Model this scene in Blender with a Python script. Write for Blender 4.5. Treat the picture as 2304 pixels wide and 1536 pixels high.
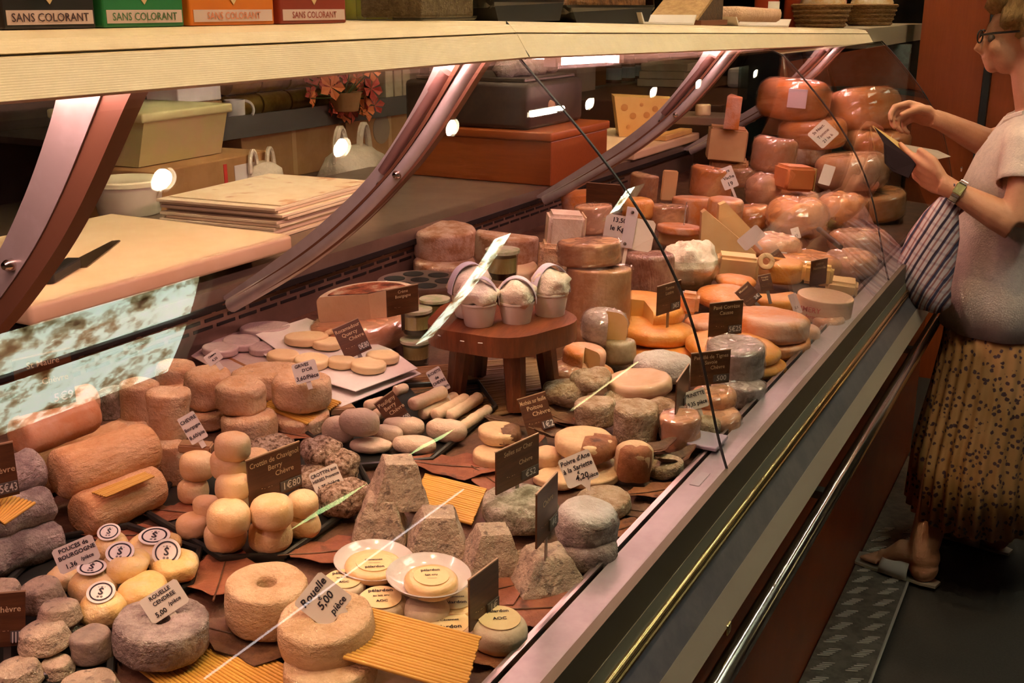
import bpy, bmesh, math, random
import numpy as np
from mathutils import Vector, Matrix, Euler, noise as mnoise

for o in list(bpy.data.objects): bpy.data.objects.remove(o)
scene = bpy.context.scene
col = scene.collection
random.seed(7)

# ------------------------------------------------------------------ camera
F_PX, CX, CY = 2463.0, 1152.0, 768.0
PITCH = math.atan2(753, F_PX)
YAW = math.atan2(1378, F_PX / math.cos(PITCH))
CAM = np.array([0.0, 0.0, 1.6])
hd = np.array([-math.sin(YAW), math.cos(YAW), 0]); ZUP = np.array([0, 0, 1.0])
RT = np.array([math.cos(YAW), math.sin(YAW), 0])
FW = hd * math.cos(PITCH) - ZUP * math.sin(PITCH)
UPV = hd * math.sin(PITCH) + ZUP * math.cos(PITCH)
cd = bpy.data.cameras.new('camera'); cam = bpy.data.objects.new('camera', cd); col.objects.link(cam)
cd.sensor_width = 36; cd.lens = F_PX / 2304 * 36; cd.clip_start = 0.02
cam.location = CAM; cam.rotation_euler = (math.pi / 2 - PITCH, 0, YAW)
scene.camera = cam

# ------------------------------------------------------------------ world, exposure
w = bpy.data.worlds.new('world'); scene.world = w; w.use_nodes = True
bg = w.node_tree.nodes['Background']; bg.inputs[0].default_value = (0.97, 1.0, 0.92, 1); bg.inputs[1].default_value = 15.0
vs = scene.view_settings
vs.view_transform = 'Standard'; vs.look = 'None'; vs.gamma = 1.0; vs.use_curve_mapping = False; vs.exposure = 0.22
cy = scene.cycles; cy.transparent_max_bounces = 16; cy.max_bounces = 6; cy.diffuse_bounces = 3; cy.glossy_bounces = 3; cy.transmission_bounces = 3
cy.caustics_reflective = False; cy.caustics_refractive = False; cy.adaptive_threshold = .03; cy.use_light_tree = False

def spot(name, loc, to, watts, colr, size=60, blend=.5, rad=.03):
    l = bpy.data.lights.new(name, 'SPOT'); l.energy = watts; l.color = colr; l.spot_size = math.radians(size); l.spot_blend = blend; l.shadow_soft_size = rad
    o = bpy.data.objects.new(name, l); col.objects.link(o); o.location = loc
    o.rotation_euler = (Vector(to) - Vector(loc)).to_track_quat('-Z', 'Y').to_euler(); return o
WARM = (1.0, .62, .30)
LAMP_Y = [-0.2, 0.55, 1.3, 2.08, 2.85, 3.53, 4.77, 5.59, 6.32, 7.5]

# ------------------------------------------------------------------ projection helpers (real places from the photograph)
def ray(x, y): return FW + RT * (x - CX) / F_PX + UPV * (CY - y) / F_PX
def atZ(x, y, z):
    d = ray(x, y); return CAM + d * ((z - CAM[2]) / d[2])
def atX(x, y, X):
    d = ray(x, y); return CAM + d * (X / d[0])
def atY(x, y, Y):
    d = ray(x, y); return CAM + d * (Y / d[1])
DK, DA = .0753, .93 - .0753 * .46       # display deck rises slightly to the back
def deckz(X): return DA - DK * X
def on_deck(x, y, h=0.0):
    d = ray(x, y); t = (DA + h - CAM[2]) / (d[2] + DK * d[0]); return CAM + d * t
def depth(P): return float((np.array(P) - CAM) @ FW)
TILT = math.atan(DK)
def fit(b, h0=0.0, Y=None, rd=0.0, dy=1.0):
    x0, y0, x1, y1 = b; mx, my = (x0 + x1) / 2, (y0 + y1) / 2; H = .03
    for _ in range(8):
        P = atY(mx, my, Y) if Y is not None else on_deck(mx, my, h0 + H / 2)
        s = depth(P) / F_PX; r = (x1 - x0) * s / 2
        th = math.atan2(CAM[2] - P[2], math.hypot(P[0], P[1]))
        H = max(.012, ((y1 - y0) * s - 2 * r * dy * (1 - .5 * rd) * math.sin(th)) / math.cos(th))
    base = np.array([P[0], P[1], P[2] - H / 2])
    return base, r, H, base[2] - deckz(base[0]) + H

# ------------------------------------------------------------------ object helpers
def tag(o, label=None, cat=None, group=None, kind=None):
    if label: o['label'] = label
    if cat: o['category'] = cat
    if group: o['group'] = group
    if kind: o['kind'] = kind
    return o
def link(o, parent=None):
    col.objects.link(o)
    if parent is not None: o.parent = parent
    return o
def empty(name, loc=(0, 0, 0), rot=(0, 0, 0)):
    o = bpy.data.objects.new(name, None); o.empty_display_size = .02; col.objects.link(o); o.location = loc; o.rotation_euler = rot; return o
def mk(name, V, Fc, mat, parent=None, smooth=False, loc=None, rot=None):
    me = bpy.data.meshes.new(name); me.from_pydata([tuple(v) for v in V], [], Fc); me.update()
    if mat: me.materials.append(mat)
    if smooth: me.shade_smooth()
    o = bpy.data.objects.new(name, me); link(o, parent)
    if loc is not None: o.location = loc
    if rot is not None: o.rotation_euler = rot
    return o
def share(name, me, parent=None, loc=(0, 0, 0), rot=(0, 0, 0), sc=(1, 1, 1)):
    o = bpy.data.objects.new(name, me); link(o, parent); o.location = loc; o.rotation_euler = rot; o.scale = sc; return o
class MB:
    def __init__(s): s.V = []; s.F = []
    def add(s, V, Fc):
        n = len(s.V); s.V += [tuple(v) for v in V]; s.F += [tuple(i + n for i in f) for f in Fc]; return s
    def box(s, x0, x1, y0, y1, z0, z1, ch=0.0):
        if ch <= 0:
            V = [(x, y, z) for x in (x0, x1) for y in (y0, y1) for z in (z0, z1)]
            return s.add(V, [(0, 1, 3, 2), (4, 6, 7, 5), (0, 4, 5, 1), (2, 3, 7, 6), (0, 2, 6, 4), (1, 5, 7, 3)])
        bm = bmesh.new(); bmesh.ops.create_cube(bm, size=1)
        for v in bm.verts: v.co = Vector(((x0 + x1) / 2 + v.co.x * (x1 - x0), (y0 + y1) / 2 + v.co.y * (y1 - y0), (z0 + z1) / 2 + v.co.z * (z1 - z0)))
        bmesh.ops.bevel(bm, geom=list(bm.edges), offset=ch, segments=2, affect='EDGES', profile=.5)
        bm.verts.index_update(); s.add([v.co[:] for v in bm.verts], [[v.index for v in f.verts] for f in bm.faces]); bm.free(); return s
    def tube(s, pts, rad, n=10, cap=True):
        pts = [Vector(p) for p in pts]; m = len(pts); rad = rad if isinstance(rad, (list, tuple)) else [rad] * m
        V = []; ref = None
        for i, p in enumerate(pts):
            t = (pts[min(i + 1, m - 1)] - pts[max(i - 1, 0)])
            t = t.normalized() if t.length > 1e-9 else Vector((0, 0, 1))
            if ref is None: ref = Vector((0, 0, 1)) if abs(t.z) < .9 else Vector((1, 0, 0))
            u = ref - t * ref.dot(t); u.normalize(); ref = u; v = t.cross(u)
            for k in range(n):
                a = 2 * math.pi * k / n; V.append(p + (u * math.cos(a) + v * math.sin(a)) * rad[i])
        Fc = [(i * n + k, i * n + (k + 1) % n, (i + 1) * n + (k + 1) % n, (i + 1) * n + k) for i in range(m - 1) for k in range(n)]
        if cap: Fc += [tuple(range(n - 1, -1, -1)), tuple((m - 1) * n + k for k in range(n))]
        return s.add(V, Fc)
    def lathe(s, prof, n=32, c=(0, 0, 0), a0=0, a1=2 * math.pi, sx=1, sy=1):
        full = abs(a1 - a0 - 2 * math.pi) < 1e-6; m = n if full else n + 1; V = []
        for r, z in prof:
            for k in range(m):
                a = a0 + (a1 - a0) * k / n; V.append((c[0] + r * math.cos(a) * sx, c[1] + r * math.sin(a) * sy, c[2] + z))
        Fc = []
        for i in range(len(prof) - 1):
            for k in range(n):
                k2 = (k + 1) % m; Fc.append((i * m + k, i * m + k2, (i + 1) * m + k2, (i + 1) * m + k))
        if full and prof[0] != prof[-1]:
            if prof[0][0] > 1e-6: Fc.append(tuple(range(m - 1, -1, -1)))
            if prof[-1][0] > 1e-6: Fc.append(tuple((len(prof) - 1) * m + k for k in range(m)))
        return s.add(V, Fc)
    def ext(s, poly, axis, a, b):
        """polygon (2D list) extruded along axis from a to b; axis 'x','y','z'"""
        n = len(poly); V = []
        for t in (a, b):
            for p, q in poly: V.append({'y': (p, t, q), 'x': (t, p, q), 'z': (p, q, t)}[axis])
        return s.add(V, [tuple(range(n)), tuple(range(2 * n - 1, n - 1, -1))] + [(i, i + n, (i + 1) % n + n, (i + 1) % n) for i in range(n)])
    def obj(s, name, mat, parent=None, smooth=False, loc=None, rot=None):
        o = mk(name, s.V, s.F, mat, parent, smooth, loc, rot)
        bm = bmesh.new(); bm.from_mesh(o.data); bmesh.ops.remove_doubles(bm, verts=bm.verts, dist=1e-6); bmesh.ops.recalc_face_normals(bm, faces=bm.faces); bm.to_mesh(o.data); bm.free()
        if smooth:
            o.data.shade_smooth()
            try: o.data.set_sharp_from_angle(angle=math.radians(smooth if smooth is not True and smooth > 1 else 42))
            except Exception: pass
        return o
def wobble(o, amp, sc, seed=0, along=True):
    me = o.data; me.update()
    nr = [v.normal.copy() for v in me.vertices]
    for v, nn in zip(me.vertices, nr):
        q = v.co * sc + Vector((seed * 3.1, seed * 1.7, seed * .9))
        v.co += nn * (mnoise.noise(q) + .5 * mnoise.noise(q * 2.3)) * amp
    me.update()
    return o

# ------------------------------------------------------------------ materials
def newmat(name):
    m = bpy.data.materials.new(name); m.use_nodes = True; nt = m.node_tree; b = nt.nodes['Principled BSDF']; return m, nt, b
def nd(nt, t, **kw):
    n = nt.nodes.new(t)
    for k, v in kw.items():
        if k in n.inputs: n.inputs[k].default_value = v
        else: setattr(n, k, v)
    return n
def ocoord(nt):
    tc = nd(nt, 'ShaderNodeTexCoord'); oi = nd(nt, 'ShaderNodeObjectInfo'); ad = nd(nt, 'ShaderNodeVectorMath', operation='MULTIPLY_ADD')
    ml = nd(nt, 'ShaderNodeVectorMath', operation='SCALE'); ml.inputs[0].default_value = (7.3, 3.9, 5.1)
    nt.links.new(oi.outputs['Random'], ml.inputs['Scale'])
    ad.inputs[1].default_value = (1, 1, 1)
    nt.links.new(tc.outputs['Object'], ad.inputs[0]); nt.links.new(ml.outputs[0], ad.inputs[2]); return ad.outputs[0]
def ramp(nt, stops):
    r = nd(nt, 'ShaderNodeValToRGB'); e = r.color_ramp.elements
    while len(e) < len(stops): e.new(.5)
    for el, (p, c) in zip(e, stops): el.position = p; el.color = (*c, 1)
    return r
def M(name, c1, c2=None, scale=40, bump=.0, bscale=None, rough=.6, metal=0, coat=0, spec=.4, sss=0, detail=5, lo=.41, hi=.60, c3=None, stretch=None, wrinkle=0, coatrough=.13, trans=0, spots=None):
    m, nt, b = newmat(name); L = nt.links.new
    b.inputs['Roughness'].default_value = rough; b.inputs['Metallic'].default_value = metal
    b.inputs['Specular IOR Level'].default_value = spec
    b.inputs['Base Color'].default_value = (*c1, 1)
    v = ocoord(nt)
    if stretch:
        mp = nd(nt, 'ShaderNodeMapping'); mp.inputs['Scale'].default_value = stretch; L(v, mp.inputs['Vector']); vv = mp.outputs[0]
    else: vv = v
    if c2 or bump:
        n = nd(nt, 'ShaderNodeTexNoise', Scale=scale, Detail=detail, Roughness=.7); L(vv, n.inputs['Vector'])
    if c2:
        st = [(lo, c1), (hi, c2)] if not c3 else [(lo, c1), ((lo + hi) / 2, c2), (hi, c3)]
        r = ramp(nt, st); L(n.outputs['Fac'], r.inputs[0]); cout = r.outputs[0]
        if spots:
            n3 = nd(nt, 'ShaderNodeTexNoise', Scale=spots[0], Detail=3); L(v, n3.inputs['Vector'])
            r3 = ramp(nt, [(spots[2], (0, 0, 0)), (min(1, spots[2] + .08), (1, 1, 1))]); L(n3.outputs['Fac'], r3.inputs[0])
            mx = nd(nt, 'ShaderNodeMix', data_type='RGBA'); L(r3.outputs[0], mx.inputs[0]); L(cout, mx.inputs[6]); mx.inputs[7].default_value = (*spots[1], 1); cout = mx.outputs[2]
        L(cout, b.inputs['Base Color'])
    if bump:
        n2 = nd(nt, 'ShaderNodeTexNoise', Scale=(bscale or scale * 1.6) * 1.9, Detail=4, Roughness=.65); L(vv, n2.inputs['Vector'])
        bp = nd(nt, 'ShaderNodeBump', Distance=bump, Strength=1.0); L(n2.outputs['Fac'], bp.inputs['Height']); L(bp.outputs[0], b.inputs['Normal'])
    if coat:
        b.inputs['Coat Weight'].default_value = coat; b.inputs['Coat IOR'].default_value = 1.85 if coat > .7 else 1.5; b.inputs['Coat Roughness'].default_value = coatrough
        wn = nd(nt, 'ShaderNodeTexNoise', Scale=42, Detail=3, Distortion=1.8); mp = nd(nt, 'ShaderNodeMapping'); mp.inputs['Scale'].default_value = (1, 2.6, .7); L(v, mp.inputs['Vector']); L(mp.outputs[0], wn.inputs['Vector'])
        wb = nd(nt, 'ShaderNodeBump', Distance=(wrinkle or .004) * 1.5, Strength=1.0); L(wn.outputs['Fac'], wb.inputs['Height']); L(wb.outputs[0], b.inputs['Coat Normal'])
    if sss and False:
        b.inputs['Subsurface Weight'].default_value = sss; b.inputs['Subsurface Radius'].default_value = (.01, .006, .003); b.inputs['Subsurface Scale'].default_value = .5
    if trans: b.inputs['Transmission Weight'].default_value = trans
    return m
def emis(name, c, s):
    m = bpy.data.materials.new(name); m.use_nodes = True; nt = m.node_tree; nt.nodes.clear()
    e = nd(nt, 'ShaderNodeEmission'); e.inputs[0].default_value = (*c, 1); e.inputs[1].default_value = s; m.cycles.emission_sampling = 'AUTO' if s < 60 and s > 20 else 'NONE'; o = nd(nt, 'ShaderNodeOutputMaterial'); nt.links.new(e.outputs[0], o.inputs[0]); return m
def thin_glass(name, tint=(1, 1, 1), ior=1.7, rough=0.0, extra=0.0, haze=None):
    m = bpy.data.materials.new(name); m.use_nodes = True; nt = m.node_tree; nt.nodes.clear(); L = nt.links.new
    t = nd(nt, 'ShaderNodeBsdfTransparent'); t.inputs[0].default_value = (*tint, 1)
    g = nd(nt, 'ShaderNodeBsdfGlossy'); g.inputs['Roughness'].default_value = rough
    mx = nd(nt, 'ShaderNodeMixShader'); f0 = ((ior - 1) / (ior + 1)) ** 2
    ge = nd(nt, 'ShaderNodeNewGeometry'); dt = nd(nt, 'ShaderNodeVectorMath', operation='DOT_PRODUCT'); L(ge.outputs['Incoming'], dt.inputs[0]); L(ge.outputs['Normal'], dt.inputs[1])
    ab = nd(nt, 'ShaderNodeMath', operation='ABSOLUTE'); L(dt.outputs['Value'], ab.inputs[0])
    om = nd(nt, 'ShaderNodeMath', operation='SUBTRACT', use_clamp=True); om.inputs[0].default_value = 1; L(ab.outputs[0], om.inputs[1])
    pw = nd(nt, 'ShaderNodeMath', operation='POWER'); L(om.outputs[0], pw.inputs[0]); pw.inputs[1].default_value = 5
    ma = nd(nt, 'ShaderNodeMath', operation='MULTIPLY_ADD', use_clamp=True); L(pw.outputs[0], ma.inputs[0]); ma.inputs[1].default_value = 1 - f0; ma.inputs[2].default_value = f0 + extra
    fac = ma.outputs[0]
    L(fac, mx.inputs[0]); L(t.outputs[0], mx.inputs[1]); L(g.outputs[0], mx.inputs[2]); out = mx.outputs[0]
    if haze:
        d = nd(nt, 'ShaderNodeBsdfDiffuse'); d.inputs[0].default_value = (*haze[0], 1); m2 = nd(nt, 'ShaderNodeMixShader'); m2.inputs[0].default_value = haze[1]; L(out, m2.inputs[1]); L(d.outputs[0], m2.inputs[2]); out = m2.outputs[0]
    o = nd(nt, 'ShaderNodeOutputMaterial'); L(out, o.inputs[0]); return m
def wood(name, c1, c2, axis='y', sc=6, rough=.45, bump=.0006):
    st = {'x': (1, 14, 14), 'y': (14, 1, 14), 'z': (14, 14, 1)}[axis]
    return M(name, c1, c2, scale=sc, bump=bump, rough=rough, stretch=st, lo=.3, hi=.7, detail=6)

# flat text -------------------------------------------------------------
_tc = {}
def text_mesh(s, shear=0.0, bold=0.0):
    k = (s, shear, bold)
    if k in _tc: return _tc[k]
    cu = bpy.data.curves.new('lettering', 'FONT'); cu.body = s; cu.size = 1; cu.align_x = 'CENTER'; cu.align_y = 'CENTER'; cu.shear = shear; cu.offset = bold; cu.resolution_u = 2; cu.fill_mode = 'FRONT'
    o = bpy.data.objects.new('t', cu); col.objects.link(o)
    dg = bpy.context.evaluated_depsgraph_get(); me = bpy.data.meshes.new_from_object(o.evaluated_get(dg)); me.name = 'lettering'
    bpy.data.objects.remove(o); bpy.data.curves.remove(cu)
    xs = [v.co.x for v in me.vertices] or [0]; wd = max(xs) - min(xs)
    _tc[k] = (me, max(wd, .1)); return _tc[k]
def put_text(s, parent, mat, c, h, maxw=None, rot=(0, 0, 0), shear=0, name='lettering', bold=0):
    """text in the parent's local frame; the letter plane is local XZ facing -Y unless rot says otherwise"""
    me, wd = text_mesh(s, shear, .022 if mat.name == 'black_ink' else .008); sx = h
    if maxw and wd * h > maxw: sx = maxw / wd
    me2 = me.copy(); me2.materials.clear(); me2.materials.append(mat)
    o = bpy.data.objects.new(name, me2); link(o, parent); o.location = c; o.rotation_euler = (math.pi / 2 + rot[0], rot[1], rot[2]); o.scale = (sx, h, 1)
    return o
# ================================================================== materials used everywhere
STEEL = M('brushed_steel', (.62, .58, .54), (.5, .46, .42), scale=8, stretch=(60, 1, 60), rough=.33, metal=1, bump=.0)
STEEL_DK = M('dark_steel', (.30, .27, .24), rough=.35, metal=1)
CHROME = M('polished_tube', (.75, .7, .64), rough=.16, metal=1)
PINKMETAL = M('ledge_paint', (.46, .41, .42), (.41, .36, .37), scale=20, rough=.35, metal=.35)
BRASS = M('brass_bead', (.83, .60, .26), rough=.22, metal=1)
BLACK = M('black_rubber', (.012, .010, .009), rough=.5)
GREYPAN = M('grey_front_panel', (.16, .15, .16), (.12, .115, .13), scale=15, rough=.3, metal=.5)
TANPAN = M('tan_lip', (.50, .42, .33), rough=.35, metal=.5)
OLIVE = M('olive_channel', (.17, .13, .09), rough=.4, metal=.6)
ORANGEPAN = M('orange_panel', (.42, .075, .02), (.36, .06, .016), scale=6, rough=.35)
DARKFLOOR = M('dark_floor', (.012, .009, .007), (.020, .015, .012), scale=180, bump=.0006, rough=.75)
PLATE = M('tread_plate', (.20, .16, .12), (.13, .10, .075), scale=30, rough=.5, metal=.3)
TREAD = M('tread_bar', (.60, .50, .40), rough=.4, metal=.35)
CANOPY = M('canopy_laminate', (.66, .53, .34), (.63, .50, .32), scale=30, rough=.42)
def canopy_grooves():
    nt = CANOPY.node_tree; b = nt.nodes['Principled BSDF']; tc = nd(nt, 'ShaderNodeTexCoord')
    wv = nd(nt, 'ShaderNodeTexWave', Scale=160.0, bands_direction='Z'); nt.links.new(tc.outputs['Object'], wv.inputs['Vector'])
    bp = nd(nt, 'ShaderNodeBump', Distance=.0003, Strength=.5); nt.links.new(wv.outputs['Fac'], bp.inputs['Height']); nt.links.new(bp.outputs[0], b.inputs['Normal'])
canopy_grooves()
GLASS = thin_glass('case_glass', tint=(.985, .99, .985), ior=1.52)
GLASSIN = thin_glass('case_glass_inner', tint=(1, 1, 1), ior=1.02)
WALLDK = M('dark_wall', (.035, .02, .012), (.05, .03, .018), scale=4, rough=.8)
DECKM = M('deck_liner', (.10, .045, .025), (.16, .075, .04), scale=35, bump=.002, rough=.6)
REDPIL = wood('red_wood_pillar', (.36, .065, .014), (.30, .05, .010), axis='z', sc=5, rough=.4)
FLUO = emis('pink_fluorescent', (1.0, .50, .47), 54.0)
WHITEPAINT = M('white_paint', (.7, .66, .6), rough=.5)

# ================================================================== the shop shell
tag(MB().box(-3.2, 1.8, -1.6, 9.2, -.06, 0).obj('floor', DARKFLOOR), kind='structure')
tag(MB().box(-3.2, -3.1, -1.6, 9.2, 0, 3.0).obj('wall_back', WALLDK), kind='structure')
tag(MB().box(-3.2, 1.8, 9.1, 9.2, 0, 3.0).obj('wall_far', WALLDK), kind='structure')
tag(MB().box(-3.2, 1.8, -1.7, -1.6, 0, 3.0).obj('wall_near', WALLDK), kind='structure')
# ceiling with its roof lights, whose daylight the curved glass mirrors
def holed(xs, ys, holes, put):
    for i in range(len(xs) - 1):
        for j in range(len(ys) - 1):
            cx_, cy_ = (xs[i] + xs[i + 1]) / 2, (ys[j] + ys[j + 1]) / 2
            if not any(a < cx_ < b and c < cy_ < d for a, b, c, d in holes): put(xs[i], xs[i + 1], ys[j], ys[j + 1])
cb = MB(); HO = [(.04, .61, 1.45, 2.32), (.48, 1.5, 4.22, 4.50), (.47, .76, 5.75, 6.05)]
holed([-3.2, .04, .47, .48, .61, .76, 1.5, 1.8], [-1.7, 1.45, 2.32, 4.22, 4.50, 5.75, 6.05, 9.2], HO, lambda a, b, c, d: cb.box(a, b, c, d, 2.92, 2.98))
tag(cb.obj('ceiling', M('ceiling_paint', (.10, .06, .035), rough=.8)), kind='structure')
def sheet_mat():
    m = bpy.data.materials.new('mottled_roof_sheet'); m.use_nodes = True; nt = m.node_tree; nt.nodes.clear(); L = nt.links.new
    tc = nd(nt, 'ShaderNodeTexCoord'); n = nd(nt, 'ShaderNodeTexNoise', Scale=9.0, Detail=7, Roughness=.68); L(tc.outputs['Object'], n.inputs['Vector'])
    r = ramp(nt, [(.32, (.20, .15, .08)), (.42, (.55, .48, .34)), (.50, (.92, .98, .90)), (.7, (1, 1, 1))]); L(n.outputs['Fac'], r.inputs[0])  # mottled tint paints leaf shadows into the daylight of the sheet
    t = nd(nt, 'ShaderNodeBsdfTransparent'); L(r.outputs[0], t.inputs[0]); o = nd(nt, 'ShaderNodeOutputMaterial'); L(t.outputs[0], o.inputs[0]); return m
SHEET = sheet_mat()
for i, (a, b, c, d) in enumerate(HO):
    s_ = MB().box(a, b, c, d, 2.95, 2.955).obj('window_%d' % (i + 1), SHEET); tag(s_, kind='structure')
    if i == 0: MB().box(.245, .28, c, d, 2.91, 2.94).obj('glazing_bar', BLACK, s_)
wb_ = MB(); WH = [(2.55, 3.22, 1.775, 1.865), (3.32, 3.84, 1.775, 1.865)]
holed([-1.7, 2.55, 3.22, 3.32, 3.84, 9.2], [0, 1.775, 1.865, 3.0], WH, lambda a, b, c, d: wb_.box(1.6, 1.7, a, b, c, d))
for a, b, c, d in WH:
    my_, mz_ = (a + b) / 2, (c + d) / 2
    for (y_, z_) in ((a, c), (a, d), (b, c), (b, d)):
        wb_.ext([(y_, z_), (my_, z_), (y_, mz_)], 'x', 1.6, 1.7)
tag(wb_.obj('wall_front', WALLDK), kind='structure')
GREENP = thin_glass('green_pane', tint=(.80, .95, .62))
for i, (a, b, c, d) in enumerate(WH): tag(MB().box(1.64, 1.646, a, b, c, d).obj('window_%d' % (i + 4), GREENP), kind='structure')

# ceiling halogen spots in a row over the case (their mirror images run along the glass)
LAMPE = emis('halogen_bulb', (1.0, .86, .62), 260.0)
for i, y in enumerate(LAMP_Y):
    r_ = empty('ceiling_spotlight', (-.42, y, 2.92)); tag(r_, 'small round halogen ceiling spot over the case, %s along the row' % ('first', 'second', 'third', 'fourth', 'fifth', 'sixth', 'seventh', 'eighth', 'ninth', 'tenth')[i], 'ceiling lamp', 'ceiling spots over the case')
    MB().lathe([(.055, 0), (.055, -.012), (.042, -.02), (.04, -.006), (.0, -.004)], 20).obj('housing', CHROME, r_, smooth=True)
    MB().lathe([(.0, -.012), (.034, -.012), (.034, -.009), (0, -.009)], 16).obj('bulb', LAMPE, r_)
    sp = spot('halogen_beam', (-.42, y, 2.89), (-.85, y + .05, .95), 30, WARM, 92, .9, .035); sp.parent = r_; sp.matrix_parent_inverse = r_.matrix_basis.inverted()
for i, y in enumerate((.6, 1.4, 2.2, 3.0, 3.9)):
    r_ = empty('ceiling_spotlight', (-1.8, y, 2.92)); tag(r_, 'small halogen ceiling spot over the worktop, %s from the near end' % ('first', 'second', 'third', 'fourth', 'fifth')[i], 'ceiling lamp', 'ceiling spots over the worktop')
    MB().lathe([(.055, 0), (.055, -.012), (.042, -.02), (.04, -.006), (.0, -.004)], 20).obj('housing', CHROME, r_, smooth=True)
    MB().lathe([(.0, -.012), (.034, -.012), (.034, -.009), (0, -.009)], 16).obj('bulb', LAMPE, r_)
    sp = spot('halogen_beam', (-1.8, y, 2.89), (-1.75, y, 1.1), 16, WARM, 70, .9, .035); sp.parent = r_; sp.matrix_parent_inverse = r_.matrix_basis.inverted()
tl = empty('ceiling_tube_lamp', (-.42, 4.3, 2.92)); tag(tl, 'short bright ceiling tube lamp between the halogen spots', 'ceiling lamp')
MB().box(-.04, .04, -.16, .16, -.02, 0).obj('housing', CHROME, tl); MB().tube([(0, -.14, -.03), (0, .14, -.03)], .014, 10).obj('tube', emis('white_tube', (1, .9, .7), 120), tl, smooth=True)
for (a, b, c_) in ((1.92, 3.35, (1, .86, .84)), (4.35, 5.15, (1, .8, .35))):
    tl = empty('wall_tube_lamp', (1.55, a, 1.18)); tag(tl, 'slim tube lamp on the wall across from the case, %s one' % ('longer' if a < 3 else 'shorter yellow'), 'wall lamp')
    MB().box(.02, .05, 0, b - a, -.012, .012).obj('fitting', WHITEPAINT, tl); MB().tube([(0, .01, 0), (0, b - a - .01, 0)], .008, 8).obj('tube', emis('slim_tube', c_, 9), tl, smooth=True)

# ================================================================== the refrigerated display case
Y0, Y1 = -.35, 4.08
case = empty('display_case', (0, 0, 0)); tag(case, 'long refrigerated cheese counter with curved glass front and cream canopy', 'display case')
GP = [(-.419, .945), (-.434, 1.0), (-.450, 1.055), (-.464, 1.10), (-.479, 1.145), (-.495, 1.19), (-.514, 1.233), (-.540, 1.277), (-.567, 1.316), (-.597, 1.353), (-.63, 1.390), (-.668, 1.430), (-.716, 1.478), (-.768, 1.53)]
def gx(z): return float(np.interp(z, [p[1] for p in GP], [p[0] for p in GP]))
def smooth_prof(P, n):
    P = np.array(P); co = np.polyfit(P[:, 1], P[:, 0], 4); zs = np.linspace(P[0, 1], P[-1, 1], n); return [(float(np.polyval(co, z)), float(z)) for z in zs]
GS = smooth_prof(GP, 28)
def pane(ya, yb, name='glass_pane'):
    V = []; n = len(GS)
    for y in (ya, yb):
        for (x, z) in GS: V.append((x, y, z))
        for (x, z) in GS: V.append((x - .005, y, z - .003))
    N = 2 * n; Fc = []
    for i in range(n - 1):
        Fc += [(i, i + 1, N + i + 1, N + i), (n + i, N + n + i, N + n + i + 1, n + i + 1), (i, n + i, n + i + 1, i + 1), (N + i, N + i + 1, N + n + i + 1, N + n + i)]
    Fc += [(0, N, N + n, n), (n - 1, 2 * n - 1, N + 2 * n - 1, N + n - 1)]
    o = mk(name, V, Fc, GLASS, case, smooth=False); o.data.materials.append(GLASSIN)
    for i, p in enumerate(o.data.polygons):
        if i % 4 == 1 and i < 4 * (n - 1): p.material_index = 1
    return o
JY = [.148, 1.459, 2.772]
ed = [Y0] + JY + [Y1]
for a, b in zip(ed[:-1], ed[1:]):
    o = pane(a + .003, b - .003); o.data.shade_smooth(); o.data.set_sharp_from_angle(angle=math.radians(40))
for y in JY + [Y1]:
    MB().tube([(x - .0025, y, z) for x, z in GS], .0022, 6).obj('glass_joint', BLACK, case)
# front rail, ledge and lower front
def rail(name, poly, mat, ya=Y0, yb=Y1, sm=False): return MB().ext(poly, 'y', ya, yb).obj(name, mat, case, smooth=sm)
rail('front_ledge', [(-.462, .950), (-.424, .950), (-.424, .93), (-.462, .93)], PINKMETAL)
rail('ledge_trim', [(-.470, .9535), (-.466, .9535), (-.466, .93), (-.470, .93)], STEEL)
rail('ledge_trim', [(-.478, .948), (-.474, .948), (-.474, .92), (-.478, .92)], STEEL)
rail('outer_channel', [(-.424, .951), (-.412, .951), (-.410, .903), (-.424, .903)], OLIVE)
rail('lower_glass_strip', [(-.424, .903), (-.409, .903), (-.405, .886), (-.424, .886)], thin_glass('strip_glass', tint=(.5, .6, .5), haze=((.22, .2, .15), .6)))
MB().tube([(-.403, Y0, .881), (-.403, Y1, .881)], .0055, 10).obj('brass_bead', BRASS, case, smooth=True)
MB().tube([(-.399, Y0, .872), (-.399, Y1, .872)], .003, 8).obj('brass_bead', BRASS, case, smooth=True)
rail('front_panel', [(-.424, .886), (-.400, .868), (-.376, .830), (-.40, .80), (-.424, .80)], GREYPAN)
rail('front_lip', [(-.376, .832), (-.360, .793), (-.366, .784), (-.40, .80)], TANPAN)
rail('lip_underside', [(-.366, .784), (-.40, .80), (-.48, .76), (-.48, .70), (-.40, .745)], OLIVE)
MB().tube([(-.352, Y0, .742), (-.352, Y1, .742)], .016, 14).obj('bumper_rail', CHROME, case, smooth=True)
for y in (.9, 1.9, 2.9): MB().box(-.40, -.355, y - .012, y + .012, .735, .75).obj('rail_bracket', STEEL_DK, case)
for y in (.98, 1.3): MB().box(-.368, -.358, y - .008, y + .008, .780, .796, .002).obj('lip_clip', BRASS, case)
rail('kick_panel', [(-.487, .0), (-.481, .0), (-.481, .74), (-.487, .74)], ORANGEPAN)
rail('case_base', [(-1.5, .0), (-.487, .0), (-.487, .88), (-1.5, .88)], STEEL_DK)
# maker's plate and magnet on the ledge
MB().box(-.452, -.438, 1.38, 1.43, .950, .9508).obj('maker_plate', M('plate_grey', (.45, .40, .42), rough=.4), case)
MB().box(-.500, -.452, 1.50, 1.56, .955, .962, .002).obj('clip_plate', M('lilac_plastic', (.45, .40, .48), rough=.2, spec=.6), case)
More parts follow.
